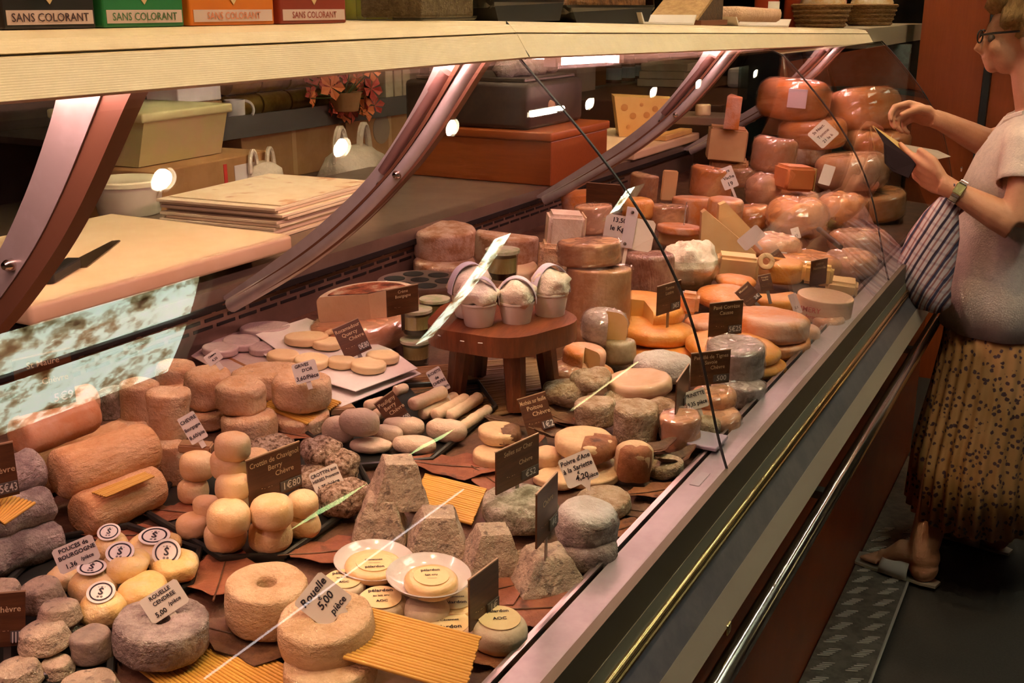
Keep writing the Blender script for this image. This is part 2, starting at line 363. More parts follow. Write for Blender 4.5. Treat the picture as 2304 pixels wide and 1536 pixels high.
# deck and rear wall
MB().ext([(-1.39, deckz(-1.39)), (-.472, deckz(-.472)), (-.472, .88), (-1.39, .88)], 'y', Y0, Y1).obj('deck', DECKM, case)
REARM = M('rear_panel', (.30, .20, .15), (.24, .16, .12), scale=8, rough=.3, metal=.6)
rail('rear_wall', [(-1.40, .98), (-1.388, .98), (-1.388, 1.092), (-1.40, 1.092)], REARM)
slot = MB().box(0, .0015, -.024, .024, -.003, .003); so = slot.obj('vent_slot', BLACK, case); so.location = (-1.388, .5, 1.07)
for j, zz in enumerate((1.070, 1.056, 1.042)):
    k = 0; y = .45 + j * .03
    while y < 3.4:
        if not (j == 0 and k == 0): share('vent_slot', so.data, case, (-1.388, y, zz))
        y += .06; k += 1
# worktop behind
WORKTOP = M('worktop_steel', (.34, .27, .21), (.28, .22, .17), scale=7, rough=.35, metal=.7)
rail('worktop', [(-2.05, 1.085), (-1.375, 1.085), (-1.375, 1.112), (-2.05, 1.112)], WORKTOP)
rail('worktop_gasket', [(-1.388, 1.074), (-1.372, 1.074), (-1.372, 1.086), (-1.388, 1.086)], BLACK)
rail('rear_body', [(-2.0, 0), (-1.51, 0), (-1.51, 1.08), (-2.0, 1.08)], STEEL_DK)
# canopy
for ya, yb in ((Y0, 1.4585), (1.4595, Y1)):
    rail('canopy', [(-.752, 1.530), (-.760, 1.527), (-.79, 1.545), (-1.18, 1.545), (-1.18, 1.58), (-.815, 1.580), (-.785, 1.575), (-.774, 1.5645), (-.778, 1.5630), (-.772, 1.5615)], CANOPY, ya, yb)
    rail('canopy_tray', [(-1.18, 1.538), (-.80, 1.538), (-.80, 1.545), (-1.18, 1.545)], M('canopy_underside', (.20, .15, .12), rough=.4), ya, yb)
MB().ext([(-.7515, 1.531), (-.759, 1.5265), (-.790, 1.546), (-.790, 1.58), (-.786, 1.576)], 'y', 1.458, 1.460).obj('canopy_seam', BLACK, case)
for a, b, z in ((-.2, .95, 1.5275), (1.05, 1.78, 1.5275), (1.85, 2.12, 1.513), (2.2, 3.3, 1.5275), (3.38, 4.0, 1.5275)):
    MB().tube([(-.90, a, z), (-.90, b, z)], .008, 10).obj('fluorescent_tube', FLUO, case, smooth=True)
    for yy in (a - .012, b + .012): MB().box(-.912, -.888, yy - .012, yy + .012, z - .010, 1.540).obj('tube_holder', WHITEPAINT, case)
# curved supports
AL = [(-.905, 1.53), (-.929, 1.485), (-.981, 1.409), (-1.045, 1.334), (-1.13, 1.261), (-1.23, 1.189), (-1.383, 1.090)]
AR = [(-.800, 1.53), (-.816, 1.512), (-.891, 1.413), (-.958, 1.34), (-1.057, 1.252), (-1.173, 1.172), (-1.330, 1.0855)]
def mid(t): return [((1 - t) * a[0] + t * b[0], (1 - t) * a[1] + t * b[1]) for a, b in zip(AL, AR)]
def dense(P, n=6):
    P = [Vector((p[0], p[1], 0)) for p in P]; out = []
    for i in range(len(P) - 1):
        p0, p1, p2, p3 = P[max(i - 1, 0)], P[i], P[i + 1], P[min(i + 2, len(P) - 1)]
        for k in range(n):
            t = k / n; out.append(.5 * ((2 * p1) + (p2 - p0) * t + (2 * p0 - 5 * p1 + 4 * p2 - p3) * t * t + (3 * p1 - p0 - 3 * p2 + p3) * t ** 3))
    out.append(P[-1]); return [(v.x, v.y) for v in out]
BRONZE = M('bronze_edge', (.20, .095, .05), rough=.45, metal=.4)
ARMP = M('arm_steel', (.62, .62, .60), (.48, .45, .41), scale=5, rough=.40, metal=.5)
def arm(y, full=True):
    a = empty('glass_support', (0, y, 0)); a.parent = case
    def band(t0, t1, ya, yb, name, mat, sm=True):
        A, B = dense(mid(t0)), dense(mid(t1)); n = len(A); V = []
        for yy in (ya, yb):
            V += [(p[0], yy, p[1]) for p in A]; V += [(p[0], yy, p[1]) for p in B]
        Fc = []
        for i in range(n - 1):
            Fc += [(i, i + 1, n + i + 1, n + i), (2 * n + i, 3 * n + i, 3 * n + i + 1, 2 * n + i + 1), (i, 2 * n + i, 2 * n + i + 1, i + 1), (n + i, n + i + 1, 3 * n + i + 1, 3 * n + i)]
        Fc += [(0, n, 3 * n, 2 * n), (n - 1, 3 * n - 1, 4 * n - 1, 2 * n - 1)]
        mb = MB().add(V, Fc); return mb.obj(name, mat, a, smooth=sm)
    if full:
        band(0, .50, -.004, .004, 'support_plate', ARMP)
        band(.50, .58, -.03, -.012, 'bronze_edge', BRONZE)
        pl = dense(mid(.76)); MB().tube([(p[0], -.020, p[1]) for p in pl], .0135, 12).obj('support_tube', ARMP, a, smooth=True)
        band(.93, 1.0, -.03, -.012, 'bronze_edge', BRONZE)
        q = mid(.34); s0 = Vector((q[1][0] + .008, -.016, q[1][1] + .012)); s1 = Vector((q[3][0] + .01, -.016, q[3][1] + .012))
        MB().tube([s0, s0.lerp(s1, .2), s0.lerp(s1, .201), s1], [.011, .011, .0085, .0085], 12).obj('gas_strut', M('strut_%d' % int(y * 10), (.35, .22, .19), rough=.35, metal=.6), a, smooth=True)
        bolts = [(q[3][0], q[3][1] - .01), (mid(.76)[3][0] + .012, mid(.76)[3][1] + .01)]
    else:
        band(.0, .58, -.006, .006, 'support_plate', ARMP)
        band(.58, .95, -.004, .018, 'bronze_edge', BRONZE)
        q = mid(.38); bolts = [(q[3][0], q[3][1])]
    for bx, bz in bolts:
        MB().lathe([(.0, .012), (.004, .011), (.0065, .007), (.007, 0)], 12).obj('bolt', CHROME, a, smooth=True, loc=(bx, -.03 if full and bx > -1.0 and bx != bolts[0][0] else -.006, bz), rot=(math.pi / 2, 0, 0))
arm(.763, False); arm(1.459); arm(2.72); arm(3.93)
# the second canopy length drops slightly towards the far end, and what hangs from it follows
def sag(y, z): return .0205 * max(0.0, y - 1.459) * min(1.0, max(0.0, (z - 1.2) / .33))
def drop(o):
    if o.type == 'MESH':
        if o.rotation_euler.x or o.rotation_euler.y: o.location.z -= sag(o.location.y + o.parent.location.y, o.location.z)
        else:
            oy = o.location.y + (o.parent.location.y if o.parent else 0)
            for v in o.data.vertices: v.co.z -= sag(v.co.y + oy, v.co.z) if not o.name.startswith(('glass_pane', 'glass_joint')) else .0205 * max(0.0, v.co.y + oy - 1.459) * min(1.0, max(0.0, (v.co.z - 1.487) / .043))
    for c in o.children: drop(c)
for c in list(case.children):
    if c.name.startswith(('canopy', 'glass', 'fluorescent', 'tube_holder')): drop(c)
# tread plate on the floor in front
tp = empty('tread_plate', (-.405, 0, 0)); tag(tp, 'patterned metal tread plate on the floor along the orange panel', 'floor plate')
MB().box(-.072, .08, Y0, 4.0, 0.0005, .010).obj('plate', PLATE, tp)
MB().tube([(.082, Y0, .008), (.082, 4.0, .008)], .004, 6).obj('edge_strip', TREAD, tp)
bar = MB().box(-.0022, .0022, -.016, .016, 0, .003, .001).obj('tread_bar', TREAD, tp); first = True
y = 2.2
while y < 3.4:
    for cxx, off in ((-.036, 0), (.042, .035)):
        for k in range(5):
            p = (cxx + (k - 2) * .005, y + off + (k - 2) * .0105, .010)
            if first: bar.location = p; bar.rotation_euler = (0, 0, math.radians(-68)); first = False
            else: share('tread_bar', bar.data, tp, p, (0, 0, math.radians(-68)))
    y += .071
# ================================================================== cheese materials
CRM = M('cream_rind', (.84, .60, .30), (.88, .68, .40), scale=22, bump=.0012, bscale=120, rough=.62, sss=.12)
CRW = M('bloomy_rind', (.84, .64, .42), (.74, .49, .29), scale=30, bump=.006, bscale=85, rough=.75, spots=(70, (.52, .33, .22), .67))
WHT = M('white_rind', (.84, .74, .58), (.76, .62, .45), scale=26, bump=.002, bscale=90, rough=.7)
LOGM = M('log_rind', (.82, .58, .35), (.70, .43, .23), scale=22, bump=.005, bscale=70, rough=.7, stretch=(.5, 1, 1))
ASH = M('ash_rind', (.28, .22, .20), (.42, .34, .30), scale=30, bump=.009, bscale=75, rough=.85, c3=(.54, .45, .40))
ASHL = M('pale_ash_rind', (.46, .38, .28), (.60, .49, .36), scale=34, bump=.006, bscale=90, rough=.85, spots=(90, (.28, .22, .17), .58))
ORG = M('orange_rind', (.80, .38, .12), (.86, .50, .20), scale=14, bump=.0016, bscale=90, rough=.38, coat=.55, wrinkle=.0015)
ORGP = M('orange_pink_rind', (.78, .36, .15), (.82, .55, .40), scale=9, bump=.002, bscale=70, rough=.42, coat=.4, wrinkle=.0015)
TOM = M('tomme_rind', (.40, .25, .14), (.52, .38, .26), scale=26, bump=.003, bscale=80, rough=.75, c3=(.60, .47, .35))
TOMW = M('wrapped_tomme', (.46, .26, .13), (.60, .40, .22), scale=22, bump=.002, bscale=60, rough=.5)
PNKW = M('wrapped_pink', (.72, .42, .24), (.78, .54, .36), scale=12, bump=.002, bscale=40, rough=.45)
ORGW = M('wrapped_orange', (.70, .34, .14), (.76, .44, .24), scale=9, bump=.002, bscale=40, rough=.45)
GRYW = M('wrapped_grey', (.40, .33, .27), (.58, .50, .44), scale=24, bump=.003, bscale=70, rough=.55)
MLD = M('mouldy_rind', (.24, .22, .15), (.44, .40, .30), scale=34, bump=.008, bscale=70, rough=.85, c3=(.66, .60, .50))
GRB = M('grey_brown_rind', (.40, .30, .18), (.52, .42, .28), scale=36, bump=.009, bscale=60, rough=.85, c3=(.60, .50, .36))
FLUFF = M('fluffy_white_mould', (.76, .72, .66), (.62, .57, .50), scale=30, bump=.006, bscale=90, rough=.95)
PEP = M('herb_coat', (.10, .06, .035), (.42, .28, .18), scale=150, bump=.006, bscale=150, rough=.9, c3=(.66, .50, .38), lo=.38, hi=.60)
PASTE = M('pale_paste', (.84, .62, .32), (.80, .56, .27), scale=12, rough=.5, sss=.1)
PASTEW = M('white_paste', (.82, .66, .42), (.78, .60, .36), scale=16, bump=.0008, bscale=60, rough=.55)
PASTEG = M('buttery_paste', (.86, .58, .20), (.82, .52, .16), scale=10, rough=.4)
PAPER = M('white_paper', (.82, .76, .70), (.78, .71, .64), scale=10, rough=.7, bump=.001, bscale=14)
LABELM = M('cream_label', (.86, .66, .34), (.82, .60, .28), scale=30, rough=.5)
INK = M('black_ink', (.015, .012, .02), rough=.6)
REDINK = M('red_ink', (.6, .04, .03), rough=.6)
STRAW = M('straw_yellow', (.80, .47, .09), (.66, .35, .055), scale=30, rough=.38, stretch=(1, 12, 12))
LEAFM = M('dry_leaf', (.22, .075, .025), (.38, .15, .06), scale=22, bump=.002, bscale=60, rough=.55, spots=(30, (.10, .04, .02), .62))
LEAFD = M('dark_dry_leaf', (.10, .045, .02), (.20, .10, .045), scale=24, bump=.002, bscale=60, rough=.55)
LEAFR = M('red_leaf', (.33, .115, .055), (.22, .07, .032), scale=18, bump=.002, bscale=40, rough=.5, spots=(26, (.13, .05, .025), .6))
TRAYM = M('dark_tray', (.030, .034, .028), (.02, .022, .02), scale=20, rough=.28, spec=.5)
FILM = thin_glass('cling_film', tint=(.98, .97, .97), ior=2.0, rough=.16, haze=((.8, .66, .6), .04))
CLEAR = thin_glass('clear_plastic', tint=(.96, .96, .94), ior=1.5, rough=.05, haze=((.8, .75, .7), .10))

WRAPPED = (PNKW, ORGW, GRYW, TOMW)
import colorsys
for m_, fs_, fh_ in ((CRM, 1.08, .90), (CRW, 1.16, .90), (WHT, 1.1, .9), (LOGM, 1.16, .90), (ORG, 1.12, .92), (ORGP, 1.15, .9), (TOM, 1.15, .88), (TOMW, 1.15, .88), (PNKW, 1.2, .86), (ORGW, 1.2, .88), (PASTE, 1.08, .92), (PASTEW, 1.1, .92), (PASTEG, 1.05, .95), (GRB, 1.1, .92), (ASHL, 1.1, .9)):
    for n_ in m_.node_tree.nodes:
        if n_.type == 'VALTORGB' and max(n_.color_ramp.elements[0].color[:3]) > .02:
            for e_ in n_.color_ramp.elements:
                h_, s_, v_ = colorsys.rgb_to_hsv(*e_.color[:3]); e_.color = (*colorsys.hsv_to_rgb(h_ * fh_, min(1, s_ * fs_), min(.88, v_ * .98)), 1)
_sd = [0]
def seed(): _sd[0] += 1; return _sd[0] * 1.37
def rprof(r, H, rd=.3, taper=0.0, bulge=0.0, dish=0.0, n=5):
    if rd >= .45:
        q_ = 2 / 2.7; out = []
        for k in range(19):
            a = -math.pi / 2 + math.pi * k / 18; c_, s_ = max(math.cos(a), 0), math.sin(a); out.append((r * (1 + bulge * .3) * c_ ** q_, H / 2 * (1 + math.copysign(abs(s_) ** q_, s_)) - (dish if k == 18 else 0)))
        out[0] = (0, 0); out[-1] = (0, out[-1][1]); return out
    e = min(rd * H, rd * r * 1.4, H * .49); rb, rt = r * (1 + taper * .5), r * (1 - taper * .5); P = [(0, 0), (max(rb - e, .001) * .6, 0), (max(rb - e, .001), 0)]
    for k in range(1, n + 1):
        a = math.pi / 2 * k / n; P.append((rb - e + e * math.sin(a), e - e * math.cos(a)))
    m = 6
    for k in range(1, m):
        t = k / m; P.append((rb + (rt - rb) * t + bulge * r * (1 - 2 * e / H) * math.sin(math.pi * t), e + (H - 2 * e) * t))
    for k in range(0, n + 1):
        a = math.pi / 2 * k / n; P.append((rt - e + e * math.cos(a), H - e + e * math.sin(a)))
    P += [(max(rt - e, .001) * .75, H - dish * .5), (max(rt - e, .001) * .4, H - dish), (0, H - dish)]
    return P
def disc(label, b, mat, h0=0.0, Y=None, name='round_cheese', rd=.3, taper=0.0, bulge=0.0, lump=.0015, lsc=45, dish=0.0, hole=0, dy=1.0, rz=None, group=None, lean=None, H=None, sy=1.0, cat='cheese', n=36):
    base, r, h, top = fit(b, h0, Y, rd, dy)
    if H:
        top += H - h; h = H
    mb = MB()
    if hole:
        ri = r * hole; e = min(.14 * h, .0045)
        P = [(ri, e), (ri + e * .4, e * .2), (ri + e, 0), (r - e, 0), (r - e * .3, e * .3), (r, e), (r + h * .03, h * .5), (r, h - e), (r - e * .3, h - e * .3), (r - e, h), (r * .75, h), (ri + e, h), (ri + e * .3, h - e * .3), (ri, h - e), (ri - .001, h * .5), (ri, e)]
        mb.lathe(P, 44, sy=sy)
        # close profile ring: remove caps by construction
        o = mb.obj(name, mat, smooth=50)
    else:
        o = mb.lathe(rprof(r, h, rd, taper, bulge, dish), n, sy=sy).obj(name, mat, smooth=75)
    wobble(o, lump, lsc, seed())
    o.location = base; o.rotation_euler = (0, TILT, random.uniform(0, 6.28) if rz is None else rz)
    if lean: o.rotation_euler = (lean[0], TILT + lean[1], o.rotation_euler[2])
    tag(o, label, cat, group); o['top'] = top; o['r'] = r; o['hh'] = h
    if mat in WRAPPED: film_shell(o, r, h, rd, sy)
    return o
def film_shell(o, r, h, rd, sy=1.0):
    f_ = MB().lathe(rprof(r * 1.03, h * 1.03, min(rd, .44)), 30, sy=sy).obj('cling_film', FILM, o, loc=(0, 0, -h * .012)); wobble(f_, .0036, 75, seed()); wobble(f_, .002, 160, seed())
    return f_
def top(o): return o['top']
def sector(label, b, rind, paste, a0, a1, h0=0.0, Y=None, name='cheese_wedge', rd=.15, lump=.001, rr=1.0, group=None, film=None, H=None):
    """a wheel with a piece cut away: rind with its two cut faces as parts"""
    base, r, h, tp = fit(b, h0, Y); r *= rr
    if H: tp += H - h; h = H
    t = empty(name, base, (0, TILT, 0)); tag(t, label, 'cheese', group)
    P = rprof(r, h, rd)
    A0, A1 = math.radians(a0), math.radians(a1)
    o = MB().lathe(P, 28, a0=A0, a1=A1).obj('rind', rind, t, smooth=75)
    for a in (A0, A1):
        Q = [(p[0] * math.cos(a), p[0] * math.sin(a), p[1]) for p in P]; k = len(Q)
        # strip between axis and profile
        V = Q + [(0, 0, p[1]) for p in P]; Fc = [(i, i + 1, k + i + 1, k + i) for i in range(k - 1)]
        f = MB().add(V, Fc).obj('cut_face', paste, t)
    t['top'] = tp; t['r'] = r; t['hh'] = h
    if film or rind in WRAPPED:
        f_ = MB().lathe(rprof(r * 1.03, h * 1.03, rd), 28, a0=A0 - .03, a1=A1 + .03).obj('cling_film', FILM, t, loc=(0, 0, -h * .012)); wobble(f_, .0036, 75, seed()); wobble(f_, .002, 160, seed())
    return t
def log(label, pa, pb, dpx, mat, h0=0.0, name='cheese_log', lump=.0012, group=None, ends=.35, lsc=60):
    m = ((pa[0] + pb[0]) / 2, (pa[1] + pb[1]) / 2); r = .02
    for _ in range(5):
        P = on_deck(m[0], m[1], h0 + r); r = dpx * depth(P) / F_PX / 2
    A, B = Vector(on_deck(*pa, h0 + r)), Vector(on_deck(*pb, h0 + r)); c = (A + B) / 2; d = B - A; Ln = d.length
    n = 14; pts = []; rad = []
    e = r * ends
    for k in range(5):
        a = math.pi / 2 * k / 4; pts.append((-Ln / 2 + e - e * math.cos(a), 0, 0)); rad.append(max(r - e + e * math.sin(a), .0005) if k else (r - e) * .9)
    for k in range(1, n): pts.append((-Ln / 2 + e + (Ln - 2 * e) * k / n, 0, 0)); rad.append(r)
    for k in range(5):
        a = math.pi / 2 * k / 4; pts.append((Ln / 2 - e + e * math.sin(a), 0, 0)); rad.append(max(r - e + e * math.cos(a), .0005) if k < 4 else (r - e) * .9)
    o = MB().tube(pts, rad, 20).obj(name, mat, smooth=70); wobble(o, lump, lsc, seed())
    o.location = c; o.rotation_euler = d.to_track_quat('X', 'Z').to_euler(); tag(o, label, 'cheese', group)
    o['top'] = h0 + 2 * r; o['r'] = r; o['hh'] = 2 * r; return o
def pyramid(label, b, mat, h0=0.0, rz=.5, topf=.5, group=None):
    base, r, h, tp = fit(b, h0); a = r * .88
    h = h * 1.12
    bm = bmesh.new(); bmesh.ops.create_cube(bm, size=1)
    for v in bm.verts:
        f = a if v.co.z < 0 else a * topf; v.co = Vector((v.co.x * 2 * f, v.co.y * 2 * f, (v.co.z + .5) * h))
    bmesh.ops.subdivide_edges(bm, edges=list(bm.edges), cuts=11, use_grid_fill=True)
    for _ in range(2): bmesh.ops.smooth_vert(bm, verts=list(bm.verts), factor=.5, use_axis_x=True, use_axis_y=True, use_axis_z=True)
    me = bpy.data.meshes.new('cheese_pyramid'); bm.to_mesh(me); bm.free(); me.materials.append(mat); me.shade_smooth(); me.set_sharp_from_angle(angle=math.radians(40))
    o = bpy.data.objects.new('cheese_pyramid', me); link(o); wobble(o, .0022, 60, seed()); o.location = base; o.rotation_euler = (0, TILT, rz); tag(o, label, 'cheese', group); o['top'] = tp; o['r'] = a; o['hh'] = h; return o
def block(label, b, mat, h0=0.0, Y=None, rz=.4, ar=1.0, bev=.008, name='cheese_block', faces=None, lump=.0012, group=None, wf=.82, lean=(0, 0)):
    base, r, h, tp = fit(b, h0, Y); hx, hy = r * wf, r * wf * ar
    bm = bmesh.new(); bmesh.ops.create_cube(bm, size=1)
    for v in bm.verts: v.co = Vector((v.co.x * 2 * hx, v.co.y * 2 * hy, (v.co.z + .5) * h))
    bmesh.ops.bevel(bm, geom=list(bm.edges), offset=min(bev, h * .3), segments=3, affect='EDGES')
    bmesh.ops.subdivide_edges(bm, edges=[e for e in bm.edges if e.calc_length() > .02], cuts=3, use_grid_fill=True)
    me = bpy.data.meshes.new(name); bm.to_mesh(me); bm.free(); me.materials.append(mat); me.shade_smooth(); me.set_sharp_from_angle(angle=math.radians(45))
    o = bpy.data.objects.new(name, me); link(o); wobble(o, lump, 40, seed()); o.location = base; o.rotation_euler = (lean[0], TILT + lean[1], rz); tag(o, label, 'cheese', group); o['top'] = tp; o['r'] = r; o['hh'] = h
    if faces:
        for (ax, sg, pm) in faces:   # a cut side shown as its own part
            d = .0012
            if ax == 'x': f = MB().box(sg * hx - d, sg * hx + d, -hy * .93, hy * .93, h * .04, h * .96, .0005)
            else: f = MB().box(-hx * .93, hx * .93, sg * hy - d, sg * hy + d, h * .04, h * .96, .0005)
            f.obj('cut_face', pm, o)
    return o
def paper_label(parent, r, z, lines, mat=LABELM, ink=INK, a=0.0, lean=0.0, c=(0, 0), ring=False):
    e = empty('paper_label', (c[0], c[1], z), (lean, 0, a)); e.parent = parent
    MB().lathe([(0, 0), (r, 0), (r, .0008), (0, .0008)], 28).obj('label_disc', mat, e)
    if ring: MB().lathe([(r * .70, .0009), (r * .80, .0009), (r * .80, .0013), (r * .70, .0013), (r * .70, .0009)], 28).obj('printed_ring', ink, e)
    for (s, y, h, ik) in lines: put_text(s, e, ik, (0, y * r, .0014), h * r, maxw=1.5 * r, rot=(-math.pi / 2, 0, 0))
    return e

# ================================================================== dark trays and paper under the cheeses
def tray(label, pts, mat=TRAYM, rim=.008, thick=.004, name='serving_tray'):
    P = [on_deck(*p, .001) for p in pts]; c = sum(P) / len(P); t = empty(name, c, (0, 0, 0)); tag(t, label, 'tray')
    Q = [p - c for p in P]; n = len(Q)
    V = [q for q in Q] + [q + np.array([0, 0, thick]) for q in Q]
    MB().add(V, [tuple(range(n)), tuple(range(2 * n - 1, n - 1, -1))] + [(i, (i + 1) % n, n + (i + 1) % n, n + i) for i in range(n)]).obj('tray_floor', mat, t)
    R = [q * 1.0 + np.array([0, 0, rim]) for q in Q]; R.append(R[0]); R.append(R[1])
    MB().tube(R, .0045, 8, cap=False).obj('tray_rim', mat, t, smooth=True); return t
tray('dark tray with raised rim under the pile of small cream rounds', [(330, 1165), (395, 1085), (560, 1010), (800, 1040), (840, 1120), (640, 1262), (500, 1268)])
tray('dark tray under the pale ovals and finger cheeses', [(690, 985), (850, 880), (1075, 868), (1115, 925), (970, 1045), (800, 1060)])
tray('dark tray under the knotted cheeses with round labels', [(0, 1345), (115, 1225), (290, 1195), (450, 1250), (430, 1330), (240, 1430), (130, 1536), (-40, 1536)])
tray('dark tray beneath the short grey-topped drums', [(-60, 1330), (-60, 1560), (150, 1600), (250, 1530), (252, 1445), (100, 1380)])

# ================================================================== the left part of the deck
g = 'goat cheese logs at the left'
l1 = log('pale goat log lowest of the stack, yellow straw along its top', (178, 1165), (352, 1088), 104, LOGM, 0, group=g)
l1b = log('goat log behind, only its round end showing over the big one', (60, 1080), (280, 985), 96, LOGM, 0, group=g)
l2 = log('thickest pale goat log lying across the stack, nearest its middle', (128, 1072), (340, 1002), 118, LOGM, top(l1) * .62, group=g)
l3 = log('film-wrapped goat log at the top of the stack', (40, 985), (205, 925), 96, PNKW, top(l2) * .78, group=g)
l4 = log('short goat log end behind the film-wrapped log', (120, 920), (212, 895), 74, LOGM, top(l2) * .60, group=g)
g = 'ash-grey logs at the left edge'
log('ash-grey log lowest of three at the left picture edge', (-90, 1290), (132, 1205), 88, ASH, 0, lump=.003, group=g)
a2 = log('middle ash-grey log with straw on it at left edge', (-90, 1200), (112, 1130), 88, ASH, .035, lump=.003, group=g)
log('uppermost ash-grey log behind the 5€43 sign', (-90, 1110), (88, 1052), 100, ASH, .055, lump=.003, group=g)
g = 'tall speckled drums beside the logs'
q = disc('lower tall drum standing under the flared one beside the logs', (345, 985, 418, 1100), CRW, 0, name='goat_cheese', rd=.15, lump=.002)
disc('flared tall drum with dark specks around its pale top', (330, 866, 420, 1003), CRW, top(q) * .8, name='goat_cheese', rd=.12, taper=-.15, lump=.003)
q = disc('lower drum half hidden behind the goat logs', (262, 930, 340, 1020), CRW, 0, name='goat_cheese', rd=.15)
disc('tall drum second from the logs with smooth pale top', (268, 846, 352, 965), CRW, top(q) * .7, name='goat_cheese', rd=.15, taper=-.06, lump=.002)
disc('small dark-flecked drum touching the reflected daylight edge', (222, 866, 292, 948), MLD, .035, name='goat_cheese', rd=.15, lump=.002)
g = 'bloomy rounds at the left back'
q = disc('lower bloomy round left under the tallest cream one', (418, 915, 508, 975), CRW, 0, name='goat_cheese', rd=.2, lump=.002)
disc('tall bloomy round with a small card stuck in it', (413, 818, 517, 926), CRW, top(q), name='goat_cheese', rd=.22, lump=.002)
q = disc('lower bloomy round at far left back', (350, 850, 435, 910), CRW, .0, name='goat_cheese', rd=.25)
disc('bloomy round at far left back behind the flared drum', (350, 804, 438, 876), CRW, top(q) * .6, name='goat_cheese', rd=.24)
q = disc('wide bloomy round forming the base of the middle pair', (500, 912, 625, 1008), CRW, 0, name='goat_cheese', rd=.2, lump=.002)
disc('bulky bloomy round with dimple, upper of the middle pair', (484, 843, 596, 938), CRW, top(q) * .95, name='goat_cheese', rd=.24, lump=.003, dish=.003)
q = disc('large bloomy round under the widest one at the back', (540, 870, 690, 940), CRW, 0, name='goat_cheese', rd=.2)
disc('widest flat bloomy round at the back of the group', (524, 808, 684, 906), CRW, top(q) * .8, name='goat_cheese', rd=.22, lump=.002)
q = disc('bloomy round beneath the yellow straw mat by the pale ovals', (612, 905, 742, 982), CRW, 0, name='goat_cheese', rd=.2)
dor = disc('bloomy round on the straw mat carrying the 3,60 card', (609, 826, 742, 932), CRW, top(q) + .004, name='goat_cheese', rd=.24, lump=.002, dish=.003)
DOR_H = top(q)
# pile of small cream rounds ---------------------------------------------------
g = 'pile of small cream goat rounds'
def cro(lbl, b, h):
    b = (b[0], b[3] - 1.0 * (b[2] - b[0]), b[2], b[3])
    return disc(lbl, b, CRM, h, name='goat_cheese', rd=.38, lump=.0014, lsc=35, bulge=.03, group=g)
T1 = .006
c1 = cro('small cream round lowest at the left corner of the pile', (396, 1137, 468, 1219), T1)
c2 = cro('lowest cream round at the front under the biggest one', (463, 1190, 557, 1250), T1)
c3 = cro('lowest cream round at the front beside the right pair', (559, 1183, 655, 1250), T1)
c4 = cro('lower cream round of the rightmost pair of the pile', (647, 1140, 722, 1217), T1)
c5 = cro('lower cream round of the leftmost rear pair', (400, 1068, 470, 1138), T1)
c6 = cro('big cream round at front, upper of the nearest pair', (466, 1129, 563, 1212), top(c2))
c7 = cro('cream round just below the dark Crottin sign', (562, 1108, 658, 1199), top(c3))
c8 = cro('upper cream round of the rightmost pair behind the sign', (646, 1081, 718, 1168), top(c4))
c9 = cro('cream round squeezed between left corner and front pair', (434, 1085, 496, 1170), top(c1) * .75)
c10 = cro('warm-toned cream round topping the leftmost rear pair', (402, 1007, 481, 1088), top(c5))
c11 = cro('hidden lower cream round in the middle of the pile', (490, 1100, 570, 1165), T1)
c12 = cro('smooth cream round beside the sign edge, third level', (484, 1046, 564, 1136), top(c6) * .85)
c13 = cro('cream round second from top near the small white card', (476, 1008, 563, 1084), top(c12) * .85)
c14 = cro('cream round at the very top of the pile', (482, 971, 561, 1045), top(c13) * .92)
c15 = cro('cream round mostly hidden behind the Crottin sign', (540, 1005, 612, 1075), top(c11) + .02)
# herb-coated lumps
g = 'herb-coated rounds'
disc('herb-coated round behind the dark Crottin sign, leftmost', (565, 972, 665, 1050), PEP, .012, name='herb_cheese', rd=.4, lump=.005, lsc=50)
q = disc('herb-coated round carrying the herbes card, lowest', (712, 1068, 830, 1172), PEP, .006, name='herb_cheese', rd=.4, lump=.006, lsc=50)
disc('herb-coated round left of the herbes card, in the middle', (660, 1040, 760, 1130), PEP, .01, name='herb_cheese', rd=.4, lump=.006, lsc=50)
disc('herb-coated round at the right of its pile top', (728, 1005, 806, 1090), PEP, top(q) * .55, name='herb_cheese', rd=.4, lump=.006, lsc=50)
disc('herb-coated round at the very top of its pile', (674, 976, 766, 1060), PEP, top(q) * .75, name='herb_cheese', rd=.45, lump=.006, lsc=50)
# pale ovals and fingers
g = 'pale greyish oval cheeses'
OV = M('pale_oval_rind', (.70, .54, .38), (.60, .46, .34), scale=20, bump=.002, bscale=70, rough=.7)
def oval(lbl, b, h, sy=1.0): return disc(lbl, b, OV, h, name='oval_cheese', rd=.5, lump=.002, lsc=40, bulge=.04, sy=.62, dy=.62, rz=YAW + random.uniform(-.3, .3), group=g)
oval('pale oval at the left end of its tray', (722, 932, 796, 1000), .006)
oval('pale oval at front left of its tray, flattest', (787, 980, 882, 1022), .006)
oval('pale oval at the front middle of its tray', (881, 974, 979, 1026), .006)
oval('pale oval at right beside the thinnest finger cheese', (957, 938, 1050, 998), .006)
oval('pale oval behind the small dark sign', (862, 932, 954, 985), .008)
q = oval('pale oval half hidden under the top one', (838, 950, 905, 1000), .006)
oval('large pale oval lying on top of the left ones', (761, 914, 854, 986), .028)
g = 'finger-shaped goat cheeses'
FNG = M('finger_rind', (.80, .60, .40), (.72, .50, .32), scale=25, bump=.0015, bscale=80, rough=.7)
def fing(lbl, a, b, h, d=27): return log(lbl, a, b, d, FNG, h, name='finger_cheese', ends=.6, group=g)
fing('finger cheese at the back with its blunt end facing out', (926, 911), (1000, 880), .03, 32)
fing('finger cheese second from the back of the row', (948, 933), (1026, 892), .012)
fing('finger cheese third from the back of the row', (978, 935), (1050, 895), .014)
fing('finger cheese fourth from the back, smooth and long', (1008, 938), (1079, 893), .008, 28)
fing('thinnest greyish finger cheese at the tray edge', (1030, 966), (1099, 920), .006, 25)
